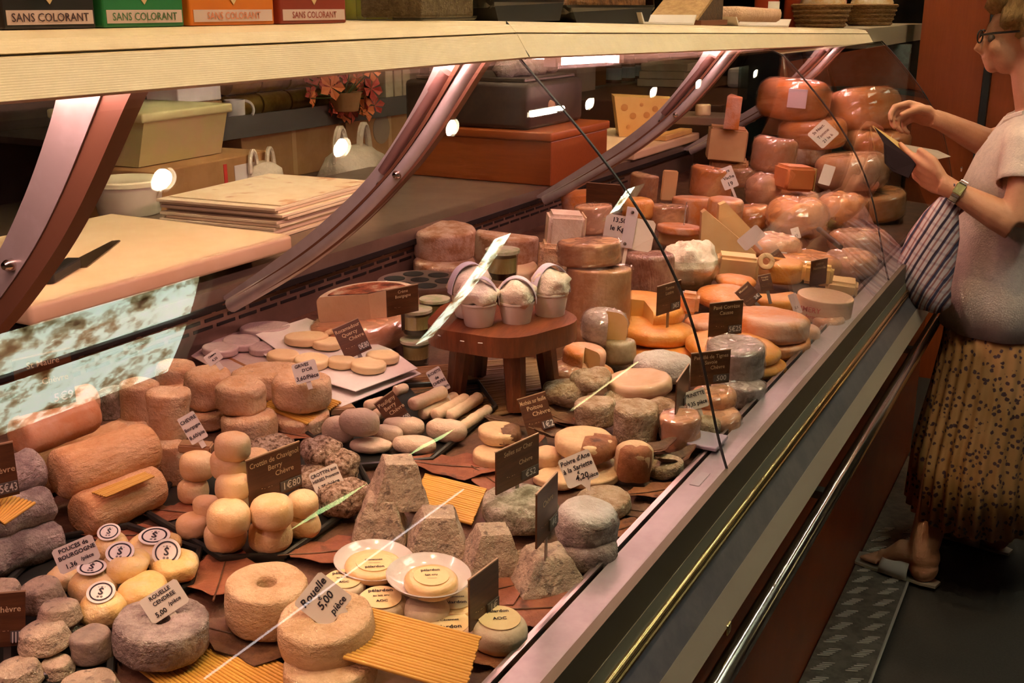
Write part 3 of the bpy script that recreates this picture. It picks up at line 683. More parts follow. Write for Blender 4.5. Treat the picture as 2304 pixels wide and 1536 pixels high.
fing('finger cheese end poking out left of the small sign', (822, 915), (866, 902), .016, 26)
fing('finger cheese end peeking above the small dark sign', (888, 880), (915, 872), .03, 24)
fing('finger cheese end just left of the small dark sign', (842, 935), (872, 922), .012, 26)

# knotted cheeses with round labels --------------------------------------------
KN = M('knotted_yellow_rind', (.84, .56, .20), (.80, .62, .36), scale=14, bump=.003, bscale=40, rough=.5, coat=.3, wrinkle=.003)
g = 'knotted yellow cheeses with round labels'
LABW = M('white_label', (.80, .74, .68), (.76, .70, .64), scale=20, rough=.5)
def knot(lbl, b, h, lb=None, lean=.35, a=0):
    o = disc(lbl, b, KN, h, name='knotted_cheese', rd=.5, lump=.006, lsc=26, bulge=.10, dy=.8, rz=0, group=g)
    if lb:
        e = paper_label(o, o['r'] * .60, o['hh'] * 1.0 + .005, [('S', .0, .8, INK), ('o o', -.42, .3, INK), ('- o -', .42, .3, INK)], LABW, INK, a=.6, lean=lean, ring=True, c=(lb[0] * o['r'], lb[1] * o['r']))
    return o
k0 = knot('knotted cheese half hidden behind its white price card', (108, 1262, 190, 1330), .006)
k1 = knot('knotted cheese at the back left, mauve round label', (210, 1193, 294, 1262), .01, (-.1, -.1))
k2 = knot('knotted cheese at the back right corner, tilted label', (290, 1198, 405, 1268), .006, (.0, .0), .1)
k3 = knot('knotted cheese in the middle, label facing forward', (232, 1236, 336, 1306), .03, (-.2, -.15))
k4 = knot('knotted cheese at right with steeply leaning label', (338, 1234, 442, 1312), .012, (-.2, -.2), .8)
k5 = knot('knotted cheese at left front with flat label', (150, 1272, 256, 1362), .012, (.0, .1), .05)
k6 = knot('nearest knotted cheese, label in front', (178, 1324, 282, 1414), .012, (.0, -.05), .35)
k7 = knot('knotted cheese without a label behind the grey ring', (268, 1288, 374, 1368), .018)
# short grey-topped drums ------------------------------------------------------
g = 'short speckled drums at the front left'
def sd_(lbl, b, h, t=.18, m=None): return disc(lbl, b, m or ASHL, h, name='goat_cheese', rd=.16, taper=t, lump=.0014, group=g)
sd_('short speckled drum at the left edge, highest', (-38, 1298, 50, 1372), .03)
s1 = sd_('short speckled drum at the back of its group', (52, 1292, 142, 1382), .03)
sd_('short speckled drum in the middle of its group', (88, 1340, 177, 1416), .03)
sd_('flared short drum beside the dark sign at lower left', (46, 1387, 153, 1476), .02)
sd_('dark-sided short drum with orange top by the grey ring', (161, 1402, 256, 1500), .006, .05, M('dark_sided', (.22, .17, .15), (.34, .26, .2), scale=30, bump=.002, rough=.7))
sd_('low speckled drum between the flared and dark-sided ones', (94, 1468, 162, 1530), .004)
sd_('speckled drum cut by the lower left picture edge', (-10, 1472, 92, 1556), .004)
sd_('rounded speckled drum cut by the bottom edge beside the ring', (133, 1500, 266, 1600), .002)
sd_('half hidden short drum under the middle one', (136, 1392, 190, 1450), .004)
# ring cheeses -----------------------------------------------------------------
ring0 = disc('ash-grey ring cheese with a hole, card standing in it', (257, 1345, 464, 1502), ASH, .012, name='ring_cheese', hole=.20, lump=.002)
RNG = M('ring_rind', (.80, .57, .34), (.66, .42, .22), scale=30, bump=.006, bscale=90, rough=.75, stretch=(1, 1, 1.6))
ring1 = disc('cream ring cheese with an open hole, left of the Rouelle card', (508, 1268, 688, 1432), RNG, .012, name='ring_cheese', hole=.23, lump=.0015, rz=0)
rb = disc('lower ring cheese under the one with the Rouelle card', (640, 1440, 848, 1580), RNG, .004, name='ring_cheese', hole=.23, lump=.0015)
ring2 = disc('upper ring cheese under the Rouelle card', (631, 1335, 844, 1500), RNG, top(rb) - .004, name='ring_cheese', hole=.23, lump=.0015)
disc('white cheese under the front straw mat at the bottom edge', (825, 1470, 1045, 1600), WHT, .002, name='goat_cheese', rd=.2)
# pelardons and dishes ---------------------------------------------------------
DISH = M('white_dish', (.72, .66, .62), rough=.12, spec=.6, trans=.0)
def dish(lbl, b, h0, h=.014):
    base, r, _, _ = fit(b, h0); t = empty('small_dish', base, (0, TILT, 0)); tag(t, lbl, 'dish'); s = h
    P = [(0, 0), (r * .55, 0), (r * .62, .002), (r * .85, s * .5), (r * .97, s), (r * 1.0, s + .001), (r * .98, s + .002), (r * .83, s * .5 + .003), (r * .6, .005), (0, .004)]
    MB().lathe(P, 40).obj('dish_body', DISH, t, smooth=70); t['r'] = r; t['base'] = list(base); return t
def pel(lbl, b, h0, mat, txt=None, lr=.72, wr=False, a=.2, lean=0):
    o = disc(lbl, b, mat, h0, name='labelled_cheese', rd=.4, lump=.001, rz=0)
    if txt: paper_label(o, o['r'] * lr, o['hh'] + .0004, txt, a=a + YAW, lean=lean)
    return o
PELM = M('pelardon_skin', (.80, .52, .22), (.86, .60, .30), scale=18, bump=.0012, rough=.35, coat=.4, wrinkle=.001)
PELW = M('pelardon_white', (.78, .64, .46), (.70, .54, .36), scale=22, bump=.0015, rough=.6)
TX = [('pélardon', -.45, .34, INK), ('des Cévennes', .05, .2, INK), ('~~ ~ ~', .42, .26, REDINK)]
TXR = [('pélardon', .55, .34, INK), ('au lait cru', .1, .2, INK), ('AOC', -.38, .26, INK)]
d1 = dish('white dish at the back holding a labelled cheese', (750, 1216, 932, 1326), .012)
pel('amber cheese with round label in the back white dish', (775, 1240, 905, 1312), .018, PELM, [('pélardon', -.55, .3, INK), ('Cévennes', .2, .25, INK), ('_____', -.05, .25, INK)], .62)
under = pel('labelled cheese supporting the front dish', (905, 1330, 1010, 1420), .004, PELW, None)
d2 = dish('white dish in front holding a labelled cheese, rim highest', (867, 1252, 1060, 1362), .035)
pel('amber cheese with round label in the front white dish', (908, 1272, 1030, 1348), .041, PELM, [('pélardon', .55, .3, INK), ('lait cru', .05, .25, INK), ('____', -.2, .25, INK)], .66)
d3 = dish('lowest white dish mostly under the front dish', (922, 1325, 1088, 1408), .004)
pel('labelled cheese in the lowest dish, right of the front dish', (955, 1320, 1082, 1392), .010, PELM, TX, .7)
pel('small labelled cheese between Rouelle card and back dish', (722, 1283, 822, 1352), .006, PELW, TXR, .8)
pel('labelled cheese between the Rouelle ring and front dish', (797, 1320, 914, 1412), .006, PELW, TXR, .78)
pel('labelled cheese peeking over the front straw mat', (938, 1372, 1064, 1448), .006, PELW, TX, .85)
pel('labelled cheese at the front right beside the edge-on sign', (1052, 1362, 1186, 1476), .004, PELW, [('pélardon', .5, .3, INK), ('AOC', -.1, .3, INK)], .72)
# pyramids ---------------------------------------------------------------------
g = 'grey truncated pyramids'
p2 = pyramid('grey pyramid carrying another one, at the back left', (782, 1095, 925, 1232), ASHL, .002, .55)
p1 = pyramid('grey pyramid stacked on top of another', (818, 1012, 968, 1158), ASHL, top(p2) * .78, .75, .52)
pyramid('grey pyramid second from the left in the front row', (900, 1122, 1062, 1268), ASHL, .002, .62)
pyramid('grey pyramid third in the row, before the straw mat', (1028, 1162, 1182, 1308), ASHL, .002, .70)
pyramid('grey pyramid nearest the ledge with a dark sign in it', (1132, 1200, 1322, 1350), ASHL, .002, .80, .48)
q = disc('lower charcoal round under the snowy topped one', (1268, 1195, 1392, 1292), ASH, .002, name='goat_cheese', rd=.3, lump=.002)
sn = disc('charcoal round with thick snowy mould on top', (1246, 1118, 1388, 1248), ASH, top(q) * .55, name='goat_cheese', rd=.3, lump=.003, rz=0)
wobble(MB().lathe([(0, .0), (sn['r'] * .9, -.012), (sn['r'] * .95, -.006), (sn['r'] * .8, .002), (sn['r'] * .4, .004), (0, .004)], 32).obj('snowy_mould', FLUFF, sn, smooth=80, loc=(0, 0, sn['hh'])), .003, 50, 3)
ml = disc('greenish mouldy round with the Selles sign stuck in', (1083, 1085, 1254, 1205), MLD, .006, name='goat_cheese', rd=.35, lump=.003)
disc('flat speckled round under the Poivre d Ane card', (1296, 1092, 1422, 1168), GRB, .004, name='goat_cheese', rd=.3, lump=.002)
# ================================================================== leaf-wrapped cheeses and lumps in the middle
def leaf(lbl, px, py, L, rz, mat=LEAFM, h=.0, lean=(0, 0), wd=.42, curl=.25, teeth=9, name='dry_leaf', parent=None, fold=.2):
    V = []; n = 12; rows = []
    for i in range(n + 1):
        t = i / n; wv = wd * L * .5 * (math.sin(math.pi * min(1, t * .93 + .05)) ** .8) * (1 + .16 * math.sin(t * teeth * 6.28)); x = (t - .5) * L; z = curl * L * (2 * t - 1) ** 2 * .5
        rows.append([(x, -wv, z + fold * wv + .02 * L * math.sin(9 * t)), (x, -wv * .5, z + fold * wv * .35), (x, 0, z), (x, wv * .5, z + fold * wv * .3), (x, wv, z + fold * wv * .8 + .02 * L * math.cos(8 * t))])
    V = [p for r_ in rows for p in r_]; m = len(V); V += [(p[0], p[1], p[2] - .0006) for p in V]
    Fc = []
    for i in range(n):
        for j in range(4):
            a = i * 5 + j; Fc += [(a, a + 1, a + 6, a + 5), (m + a, m + a + 5, m + a + 6, m + a + 1)]
    P = on_deck(px, py, h + .004)
    o = mk(name, V, Fc, mat, None, smooth=True); o.location = P; o.rotation_euler = (lean[0], TILT + lean[1], rz); tag(o, lbl, 'leaf', 'dry leaves among the cheeses')
    mb = MB().tube([(-.62 * L, 0, curl * L * .6), (-.5 * L, 0, curl * L * .5), (-.2 * L, 0, .08 * curl * L + .0006), (.3 * L, 0, .1 * curl * L + .0006), (.48 * L, 0, curl * L * .46)], [.0012, .0011, .001, .0007, .0003], 5)
    mb.obj('leaf_vein', LEAFD, o); return o
MOTH = M('leaf_cheese_rind', (.74, .52, .28), (.62, .42, .24), scale=22, bump=.002, rough=.6)
def wrapleaf(o, a=0, mat=LEAFM, f=1.03):
    r, h = o['r'], o['hh']
    P = [(r * .25, h + .003), (r * .7, h + .003), (r * 1.0, h * .95), (r * 1.06, h * .6), (r * 1.05, h * .25), (r * .98, 0)]
    w_ = MB().lathe(P, 14, a0=a - 1.0, a1=a + 1.0).obj('wrapping_leaf', mat, o, smooth=60); w_.rotation_euler = (0, 0, -o.rotation_euler[2]); wobble(w_, .004, 40, seed()); return o
q1 = disc('lower leaf cheese under the Selles board, left', (1062, 998, 1155, 1056), MOTH, .004, name='leaf_cheese', rd=.3, rz=0)
wrapleaf(disc('leaf cheese on top of another, dark leaf on its right side', (1074, 948, 1168, 1002), MOTH, top(q1) + .002, name='leaf_cheese', rd=.3, rz=0), 0.2, LEAFD)
wrapleaf(disc('large leaf cheese with brown leaf folded over its front', (1246, 958, 1385, 1038), MOTH, .03, name='leaf_cheese', rd=.35, rz=0), -.3)
disc('leaf cheese below the large one, plain edge showing', (1250, 1030, 1400, 1088), MOTH, .004, name='leaf_cheese', rd=.3)
wrapleaf(disc('leaf cheese entirely cupped by a broad brown leaf', (1382, 985, 1466, 1082), MOTH, .012, name='leaf_cheese', rd=.3, rz=0), -1.1)
disc('greenish leaf cheese near the ledge behind the twigs', (1450, 1020, 1540, 1078), GRB, .004, name='leaf_cheese', rd=.3)
disc('pale leaf cheese right of the Selles board, half hidden', (1198, 1000, 1262, 1058), MOTH, .004, name='leaf_cheese', rd=.3)
disc('pinkish leaf cheese behind the poivre card', (1200, 1052, 1310, 1100), MOTH, .003, name='leaf_cheese', rd=.3)
# grey-brown lumps and drums
disc('knobbly grey-brown lump furthest left, dark underside', (1218, 848, 1322, 918), GRB, .004, name='lump_cheese', rd=.5, lump=.009, lsc=28)
disc('knobbly grey-brown lump lying above the left one', (1284, 824, 1376, 886), GRB, .03, name='lump_cheese', rd=.5, lump=.009, lsc=28)
oc = disc('smooth brown oval cheese under the yellow light streaks', (1366, 828, 1514, 900), M('oval_brown', (.64, .40, .22), (.70, .48, .30), scale=12, bump=.0012, rough=.4, coat=.4, wrinkle=.001), .02, name='goat_cheese', rd=.4, dish=.003)
d5 = disc('grey tall drum at left of the pair before the oval', (1294, 886, 1388, 968), GRB, .012, name='goat_cheese', rd=.16, lump=.002)
d6 = disc('grey tall drum at right of the pair before the oval', (1380, 892, 1480, 1006), GRB, .004, name='goat_cheese', rd=.16, lump=.002)
disc('knobbly grey lump between the two drums', (1352, 876, 1430, 930), GRB, .0, name='lump_cheese', rd=.45, lump=.006, lsc=30)
disc('knobbly grey lump right of the tall drums', (1452, 890, 1535, 985), GRB, .004, name='lump_cheese', rd=.45, lump=.006, lsc=30)
disc('film-wrapped pale drum with an edge-on sign stuck in', (1488, 916, 1578, 1022), PNKW, .006, name='goat_cheese', rd=.12, lump=.002)
disc('knobbly grey lump beside the lilac clip by the ledge', (1560, 930, 1620, 1000), GRB, .002, name='lump_cheese', rd=.4, lump=.005, lsc=30)
q = disc('lower film-wrapped tan round near the ledge', (1560, 908, 1668, 985), PNKW, .002, name='goat_cheese', rd=.3)
disc('upper tan round of the pair behind the prinette card', (1556, 862, 1658, 930), PNKW, top(q) * .75, name='goat_cheese', rd=.35, dish=.003)
q = disc('lower grey cylinder in film beside the ledge', (1612, 840, 1718, 918), GRYW, .002, name='round_cheese', rd=.15)
disc('upper grey cylinder in shiny film beside the orange rounds', (1588, 752, 1718, 862), GRYW, top(q) * .8, name='round_cheese', rd=.14)
disc('fluffy white round with grey edge behind the oval', (1424, 782, 1560, 870), FLUFF, .01, name='goat_cheese', rd=.4, lump=.003)
disc('greenish round in film right of the bitten orange one', (1356, 754, 1432, 826), M('green_wrapped', (.30, .24, .12), (.44, .36, .22), scale=22, bump=.002, rough=.5, coat=.8), .015, name='round_cheese', rd=.25)
q = disc('glossy pink round under the bitten orange one', (1228, 805, 1325, 868), PNKW, .006, name='round_cheese', rd=.45)
disc('glossy orange round end right under the bitten one', (1300, 812, 1380, 862), ORGP, .004, name='round_cheese', rd=.45)
sector('orange rind half wheel with bitten top and pale cut face', (1264, 766, 1362, 838), ORGP, PASTE, -20, 290, top(q) * .75, rd=.3)
sector('grey speckled cone of cheese in shiny film', (1305, 684, 1410, 786), GRYW, PASTE, 10, 300, .05, rd=.35)
# orange washed-rind rounds
g = 'orange washed-rind rounds'
q = disc('lower orange round left, under the glossy pair', (1400, 762, 1565, 826), ORG, .0, rd=.45)
o1 = disc('glossiest orange round with ridged side, sign in its top', (1383, 702, 1562, 790), ORG, top(q) * .62, rd=.45, bulge=.02)
sector('orange round cut open showing yellow inside, behind the ridged one', (1352, 655, 1540, 738), ORG, PASTEG, -55, 200, .05, rd=.4, H=.035)
block('small orange block behind the leaning dark sign', (1522, 650, 1576, 710), ORGP, .07, rz=.3)
o2b = disc('lowest orange round at the ledge, under three others', (1600, 780, 1768, 856), ORG, .0, rd=.45)
o2 = disc('broad orange round left of the grey cylinder, upright sign', (1540, 738, 1755, 828), ORG, top(o2b) * .7, rd=.45)
q3 = disc('orange wheel lower of the ledge pair', (1665, 738, 1822, 802), ORGP, .004, rd=.3)
disc('pink-dusted orange wheel upper of the ledge pair', (1646, 686, 1818, 776), ORGP, top(q3) * .9, rd=.3)
disc('orange wheel peeking at right of the ledge pair', (1755, 722, 1845, 778), ORGP, .004, rd=.4)
disc('orange wheel behind the broad one, left of ledge pair', (1540, 700, 1690, 760), ORGP, .02, rd=.4)
q4 = disc('pale-topped orange round at mid distance', (1566, 636, 1700, 700), ORGP, .02, rd=.45)
disc('pale-topped orange round behind, smaller', (1608, 612, 1700, 652), ORGP, .04, rd=.45)
sector('orange cheese cut open with pale inside under twin dark signs', (1676, 645, 1800, 700), ORG, PASTEG, -140, 60, .02, rd=.35)
sector('orange wheel with pink cut top near the small ring', (1696, 572, 1806, 640), ORG, PNKW, -100, 170, .03, rd=.2)
block('orange pale block leaning behind the grey-brown card', (1796, 585, 1880, 648), PASTEG, .05, rz=.2, ar=.5)
rg = disc('little cream ring standing upright near the orange wheel', (1704, 556, 1742, 592), CRM, .085, name='ring_cheese', hole=.42, H=.012, lump=.0004, rz=0); rg.rotation_euler = (1.25, 0, .5)
BOXM = M('thin_wood_box', (.76, .48, .28), (.70, .42, .24), scale=12, rough=.4, coat=.6, stretch=(1, 1, 12), wrinkle=.002)
bx = disc('round thin-wood box cheese in film beside the ledge', (1790, 648, 1914, 728), BOXM, .012, name='boxed_cheese', rd=.06, lump=.0002, rz=0, n=44)
put_text('AMMERY', bx, REDINK, (-.025, -bx['r'] * 1.012, bx['hh'] * .55), .016, rot=(0, 0, 0)); put_text('fermier ©', bx, REDINK, (.0, -bx['r'] * 1.012, bx['hh'] * .25), .012)
disc('pale flat round under the boxed cheese', (1830, 705, 1900, 750), PNKW, .0, rd=.3)
block('tan cheese piece beyond the boxed one', (1850, 618, 1935, 672), PASTE, .01, rz=.2)
# ---------------------------------------------------------------- the centre: stool, creams, tommes
WOODS = M('stool_wood', (.22, .065, .022), (.14, .04, .014), scale=10, bump=.001, rough=.4, stretch=(6, 1, 1))
b0, sr, _, _ = fit((965, 680, 1290, 800), .105)
st = empty('wooden_stool', (b0[0], b0[1], deckz(b0[0])), (0, 0, .2)); tag(st, 'low dark wooden stool with wavy edge holding the cream pots', 'stool')
STH = b0[2] - deckz(b0[0])
pr = []
for k in range(48):
    a = 2 * math.pi * k / 48; f = 1 + .05 * math.sin(5 * a + 1) ; pr.append((sr * f * math.cos(a), sr * f * math.sin(a)))
MB().ext(pr, 'z', STH, STH + .034).obj('stool_top', WOODS, st, smooth=50)
for a in (.5, 2.4, 3.9, 5.3):
    MB().tube([(sr * .72 * math.cos(a), sr * .72 * math.sin(a), .0), (sr * .6 * math.cos(a), sr * .6 * math.sin(a), STH)], [.017, .02], 8).obj('leg', WOODS, st)
for a in (4.1, 4.5, 4.75): MB().box(-.004, .004, -.0012, .0012, -.006 + .002 * a, .001 * a, .001).obj('paint_chip', WHITEPAINT, st, loc=(sr * 1.035 * math.cos(a), sr * 1.035 * math.sin(a), STH + .02), rot=(0, 0, a + 1.57))
SH = STH + .034
CREAM = M('whipped_cream', (.84, .76, .62), (.80, .70, .54), scale=30, bump=.003, bscale=60, rough=.6, sss=.2)
POT = M('white_pot', (.78, .70, .60), rough=.3)
def cream_pot(lbl, b, ang, band=True):
    base, r, h, _ = fit(b, SH); h *= .92; t = empty('cream_pot', base, (0, 0, 0)); tag(t, lbl, 'pot', 'cream pots on the stool'); hp = h * .50
    MB().lathe([(0, 0), (r * .66, 0), (r * .70, .003), (r * .88, hp), (r * .92, hp), (r * .92, hp + .003), (r * .86, hp + .003), (0, hp - .002)], 32).obj('pot_body', POT, t, smooth=60)
    c = MB().lathe([(0, 0), (r * .84, 0), (r * .98, h * .1), (r * .92, h * .22), (r * .95, h * .28), (r * .7, h * .40), (r * .35, h * .48), (0, h * .5)], 30).obj('cream_heap', CREAM, t, smooth=80, loc=(0, 0, hp)); wobble(c, .010, 38, seed())
    V = []; n = 18
    for i in range(n + 1):
        a = math.pi * i / n
        for s_ in (-1, 1): V.append((r * 1.0 * math.cos(a), s_ * .010, hp + h * .60 * math.sin(a)))
    V += [(v[0] * .975, v[1], v[2] - .0012) for v in V]; m = 2 * (n + 1)
    Fc = []
    for i in range(n): Fc += [(2 * i, 2 * i + 1, 2 * i + 3, 2 * i + 2), (m + 2 * i, m + 2 * i + 2, m + 2 * i + 3, m + 2 * i + 1), (2 * i, 2 * i + 2, m + 2 * i + 2, m + 2 * i), (2 * i + 1, m + 2 * i + 1, m + 2 * i + 3, 2 * i + 3)]
    hd_ = MB().add(V, Fc).obj('handle_band', M('lilac_band', (.62, .58, .66), rough=.35), t, smooth=60); hd_.rotation_euler = (0, 0, ang)
    return t
cream_pot('cream pot at the back left of the stool, band handle', (1008, 580, 1108, 722), .9)
cream_pot('cream pot at the left front of the stool', (1030, 612, 1124, 742), .5)
cream_pot('cream pot in the middle front with handle arched over', (1116, 612, 1208, 738), .45)
cream_pot('largest cream pot at the right of the stool', (1192, 584, 1284, 724), 1.0)
# glass jars of custard
GJ = thin_glass('jar_glass', tint=(.93, .95, .92), ior=1.5, extra=.02)
CUST = M('yellow_custard', (.52, .42, .14), (.60, .50, .20), scale=10, rough=.5)
DKB = M('dark_compote', (.03, .012, .006), rough=.4)
LIDM = M('green_lid', (.38, .46, .22), (.62, .56, .40), scale=40, rough=.3, coat=.6)
def jar(lbl, b, h0, Y=None, lid=True):
    base, r, h, tp = fit(b, h0, Y); t = empty('custard_jar', base); tag(t, lbl, 'jar', 'custard jars by the stool')
    MB().lathe([(0, 0), (r * .8, 0), (r * .85, .003), (r * .95, h * .8), (r, h), (r * .94, h), (r * .89, h * .8), (r * .8, .005), (0, .004)], 28).obj('jar_glass', GJ, t, smooth=60)
    MB().lathe([(0, .0045), (r * .77, .006), (r * .83, h * .3), (0, h * .3)], 24).obj('compote', DKB, t, smooth=60)
    MB().lathe([(0, h * .302), (r * .83, h * .302), (r * .87, h * .78), (0, h * .78)], 24).obj('custard', CUST, t, smooth=60)
    if lid:
        MB().lathe([(r * 1.0, h * .9), (r * 1.04, h * .9), (r * 1.04, h * 1.0), (0, h * 1.01), (0, h * .985), (r * 1.0, h * .985)], 28).obj('lid', LIDM, t, smooth=50)
    t['top'] = tp; return t
j1 = jar('custard jar at the bottom, left of the stool leg', (902, 752, 970, 830), .0)
jar('custard jar stacked above another left of the stool', (900, 684, 972, 764), top(j1))
j3 = jar('custard jar with green lid peeping behind the stool', (945, 662, 1012, 735), .06)
jar('tall custard jar behind the cream pots under the pale ribbon', (1093, 552, 1168, 640), .14, lid=True)
# cut cheese with printed label, on a wrapped wheel
q = disc('wrapped wheel lying under the label-topped cut cheese', (700, 690, 920, 802), PNKW, .0, rd=.35)
cc = sector('large cut cheese with a printed picture label on top', (716, 630, 952, 752), WHT, PASTEW, -175, -20, top(q) + .002, rd=.2, name='cheese_half'); 
cc.location.z = deckz(cc.location.x) + top(q) + .002; cc.rotation_euler = (0, TILT, math.radians(228)); 
PRN = M('printed_picture', (.10, .025, .015), (.40, .10, .04), scale=26, rough=.4, c3=(.62, .46, .32), lo=.40, hi=.62)
MB().lathe([(0, 0), (cc['r'] * .78, 0), (cc['r'] * .78, .0008), (0, .0008)], 24, a0=math.radians(-172), a1=math.radians(-23)).obj('printed_label', PRN, cc, loc=(0, 0, cc['hh'] + .0005))
# steel plate with round holes
b0, hr, _, _ = fit((850, 604, 1040, 690), .03)
hp_ = empty('perforated_stand', b0); tag(hp_, 'round steel cup stand with big dark holes, behind the cut cheese', 'stand')
STP = M('stand_steel', (.42, .33, .28), rough=.3, metal=.8)
MB().lathe([(0, 0), (hr, 0), (hr, .006), (0, .006)], 40).obj('stand_plate', STP, hp_, loc=(0, 0, .03))
MB().lathe([(hr * .8, 0), (hr * .9, 0), (hr * .9, .03), (hr * .8, .03), (hr * .8, 0)], 32).obj('stand_foot', STP, hp_)
for k in range(6):
    a = k * math.pi / 3 + .3; MB().lathe([(0, 0), (hr * .25, 0), (hr * .25, .0007), (0, .0007)], 24).obj('cup_hole', BLACK, hp_, loc=(hr * .62 * math.cos(a), hr * .62 * math.sin(a), .0362))
MB().lathe([(0, 0), (hr * .22, 0), (hr * .22, .0007), (0, .0007)], 24).obj('cup_hole', BLACK, hp_, loc=(0, 0, .0362))
# tommes at the back
q = disc('lower grey tomme at the back by the vents', (930, 568, 1070, 640), TOM, .0, rd=.18)
disc('upper thick grey tomme at the back by the vents', (930, 498, 1072, 588), TOM, top(q) * .9, rd=.15)
q = disc('pale cheese under the cut grey tomme', (1075, 580, 1210, 650), PASTEW, .03, rd=.15)
sector('grey-topped tomme cut open beside the back pair', (1066, 508, 1210, 600), TOM, PASTE, -165, 15, top(q) * .9, rd=.12)
q = block('cheese block under the tall wedge at centre back', (1200, 535, 1290, 640), CRW, .05, rz=.5)
block('thick pale wedge with grey rind left of the price board', (1218, 468, 1318, 562), WHT, top(q) * .92, rz=.55, faces=[('x', 1, PASTEW)])
tallb = disc('tall brown cylinder in film right of the stool', (1270, 586, 1416, 800), TOMW, .0, name='cheese_cylinder', rd=.05)
disc('brown round in film on top of the tall cylinder', (1256, 528, 1398, 606), TOMW, top(tallb) + .001, rd=.14)
disc('dark reddish tomme in film beside the tall cylinder', (1404, 558, 1518, 668), M('dark_wrapped', (.22, .08, .05), (.36, .2, .14), scale=24, bump=.003, rough=.5, coat=1, wrinkle=.006), .055, rd=.15)
q = disc('big wheel standing under the dark reddish tomme', (1400, 620, 1520, 700), TOMW, .0, rd=.1)
disc('brown wrapped wheel peeking under the stool edge', (1175, 735, 1290, 812), PNKW, .0, rd=.2)
# glass bowl of crumbly cheese
b0, r, h, _ = fit((1480, 560, 1622, 668), .02)
bw = empty('glass_bowl', b0); tag(bw, 'clear glass bowl heaped with pale crumbled fresh cheese', 'bowl')
MB().lathe([(0, 0), (r * .5, 0), (r * .8, h * .3), (r * .97, h * .75), (r, h), (r * .97, h), (r * .93, h * .75), (r * .76, h * .33), (r * .48, .004), (0, .004)], 36).obj('bowl_glass', GJ, bw, smooth=70)
def densify(P, k=4): return [((1 - j / k) * a[0] + j / k * b[0], (1 - j / k) * a[1] + j / k * b[1]) for a, b in zip(P[:-1], P[1:]) for j in range(k)] + [P[-1]]
fc = MB().lathe(densify([(0, .006), (r * .47, .008), (r * .74, h * .35), (r * .9, h * .75), (r * .88, h * .98), (r * .6, h * 1.25), (r * .3, h * 1.42), (0, h * 1.45)]), 60).obj('fresh_cheese', CREAM, bw, smooth=80); wobble(fc, .012, 30, 5); wobble(fc, .004, 90, 6)
# tall wedge with two slices
q = block('tan cheese slab under the split upright wedge', (1600, 560, 1712, 640), PASTE, .02, rz=.35, ar=.7)
wz = empty('split_wedge', (0, 0, 0)); tag(wz, 'upright pale cheese wedge split into two leaning slices', 'cheese')
A = on_deck(1640, 590, .03); wz.location = A; wz.rotation_euler = (0, 0, YAW)
sc_ = depth(A) / F_PX
for k, (x0, x1, x2, x3, yy) in enumerate(((-66, 58, 48, -66, 0), (-10, 66, 60, -18, .05))):
    poly = [(-66 * sc_ + k * 44 * sc_, 0), (62 * sc_ + k * 6 * sc_, 0), (60 * sc_ + k * 10 * sc_, 22 * sc_ + k * 30 * sc_), (-58 * sc_ + k * 52 * sc_, (118 + k * 10) * sc_), (-66 * sc_ + k * 46 * sc_, (112 + k * 10) * sc_)]
    MB().ext(poly, 'y', yy, yy + .028).obj('cheese_slice', PASTE, wz)
# discs and halves in the second row
q = disc('tan round under the flat brown disc', (1480, 500, 1582, 560), PASTE, .04, rd=.2)
disc('flat brown disc with a spike standing in it', (1478, 486, 1576, 532), ORGP, top(q) * .9, rd=.3, H=.02)
q = disc('glossy brown wheel behind the price board, right', (1455, 455, 1545, 520), TOMW, .0, Y=2.75, rd=.1)
disc('orange small round beside the price board top', (1398, 440, 1470, 500), ORG, Y=2.7, rd=.3)
disc('reddish wrapped slab behind the price board, left', (1296, 455, 1380, 530), PNKW, Y=2.45, rd=.1)
disc('orange-topped wheel at the very back beside the dark card', (1265, 425, 1345, 480), ORGP, Y=2.75, rd=.15)
sector('half wheel with pale upright cut face near the glass joint', (1415, 385, 1486, 460), TOMW, PASTE, -200, -20, Y=2.9, rd=.1)
block('thin upright pale slice leaning beside the half wheel', (1482, 380, 1524, 455), PASTE, Y=2.95, rz=.5, ar=.2, bev=.003)
q = sector('cheese half with orange cut face on a broad wheel', (1552, 368, 1650, 446), ORGW, PASTE, -190, -10, Y=3.05, rd=.1)
disc('broad pink-topped wheel under the card-bearing half', (1510, 436, 1604, 530), ORGP, Y=2.9, rd=.12)
disc('broad wheel right of the pink-topped one', (1588, 440, 1668, 515), ORGP, Y=2.85, rd=.12)
disc('glossy brown wheel behind the card at mid right', (1630, 372, 1712, 425), TOMW, Y=3.5, rd=.2)
# ---------------------------------------------------------------- the wrapped pile at the far right
w1_ = disc('big wrapped wheel with a white sticker at the top of the pile', (1702, 176, 1864, 270), ORGW, Y=3.72, rd=.35, rz=0)
MB().box(-.002, .002, -.03, .03, -.03, .03, .001).obj('sticker', M('shiny_sticker', (.78, .66, .70), rough=.25), w1_, loc=(w1_['r'] * 1.045 * math.cos(-1.25), w1_['r'] * 1.045 * math.sin(-1.25), w1_['hh'] * .62), rot=(0, -.1, -1.25))
w2 = disc('big wrapped wheel at top right, tipped sideways', (1866, 198, 2030, 304), ORGW, Y=3.86, rd=.3, lean=(0, .16))
w3 = disc('wrapped wheel directly below the stickered one', (1756, 262, 1905, 338), ORGW, Y=3.7, rd=.3)
w4 = disc('wrapped wheel below the tipped one', (1896, 284, 2044, 350), ORGW, Y=3.84, rd=.3)
w5 = disc('brown uncut wheel under the two wrapped ones, left', (1746, 318, 1870, 370), TOM, Y=3.68, rd=.25)
w6 = disc('wrapped pinkish wheel bulging right of the white slip', (1838, 338, 2000, 432), PNKW, Y=3.62, rd=.35)
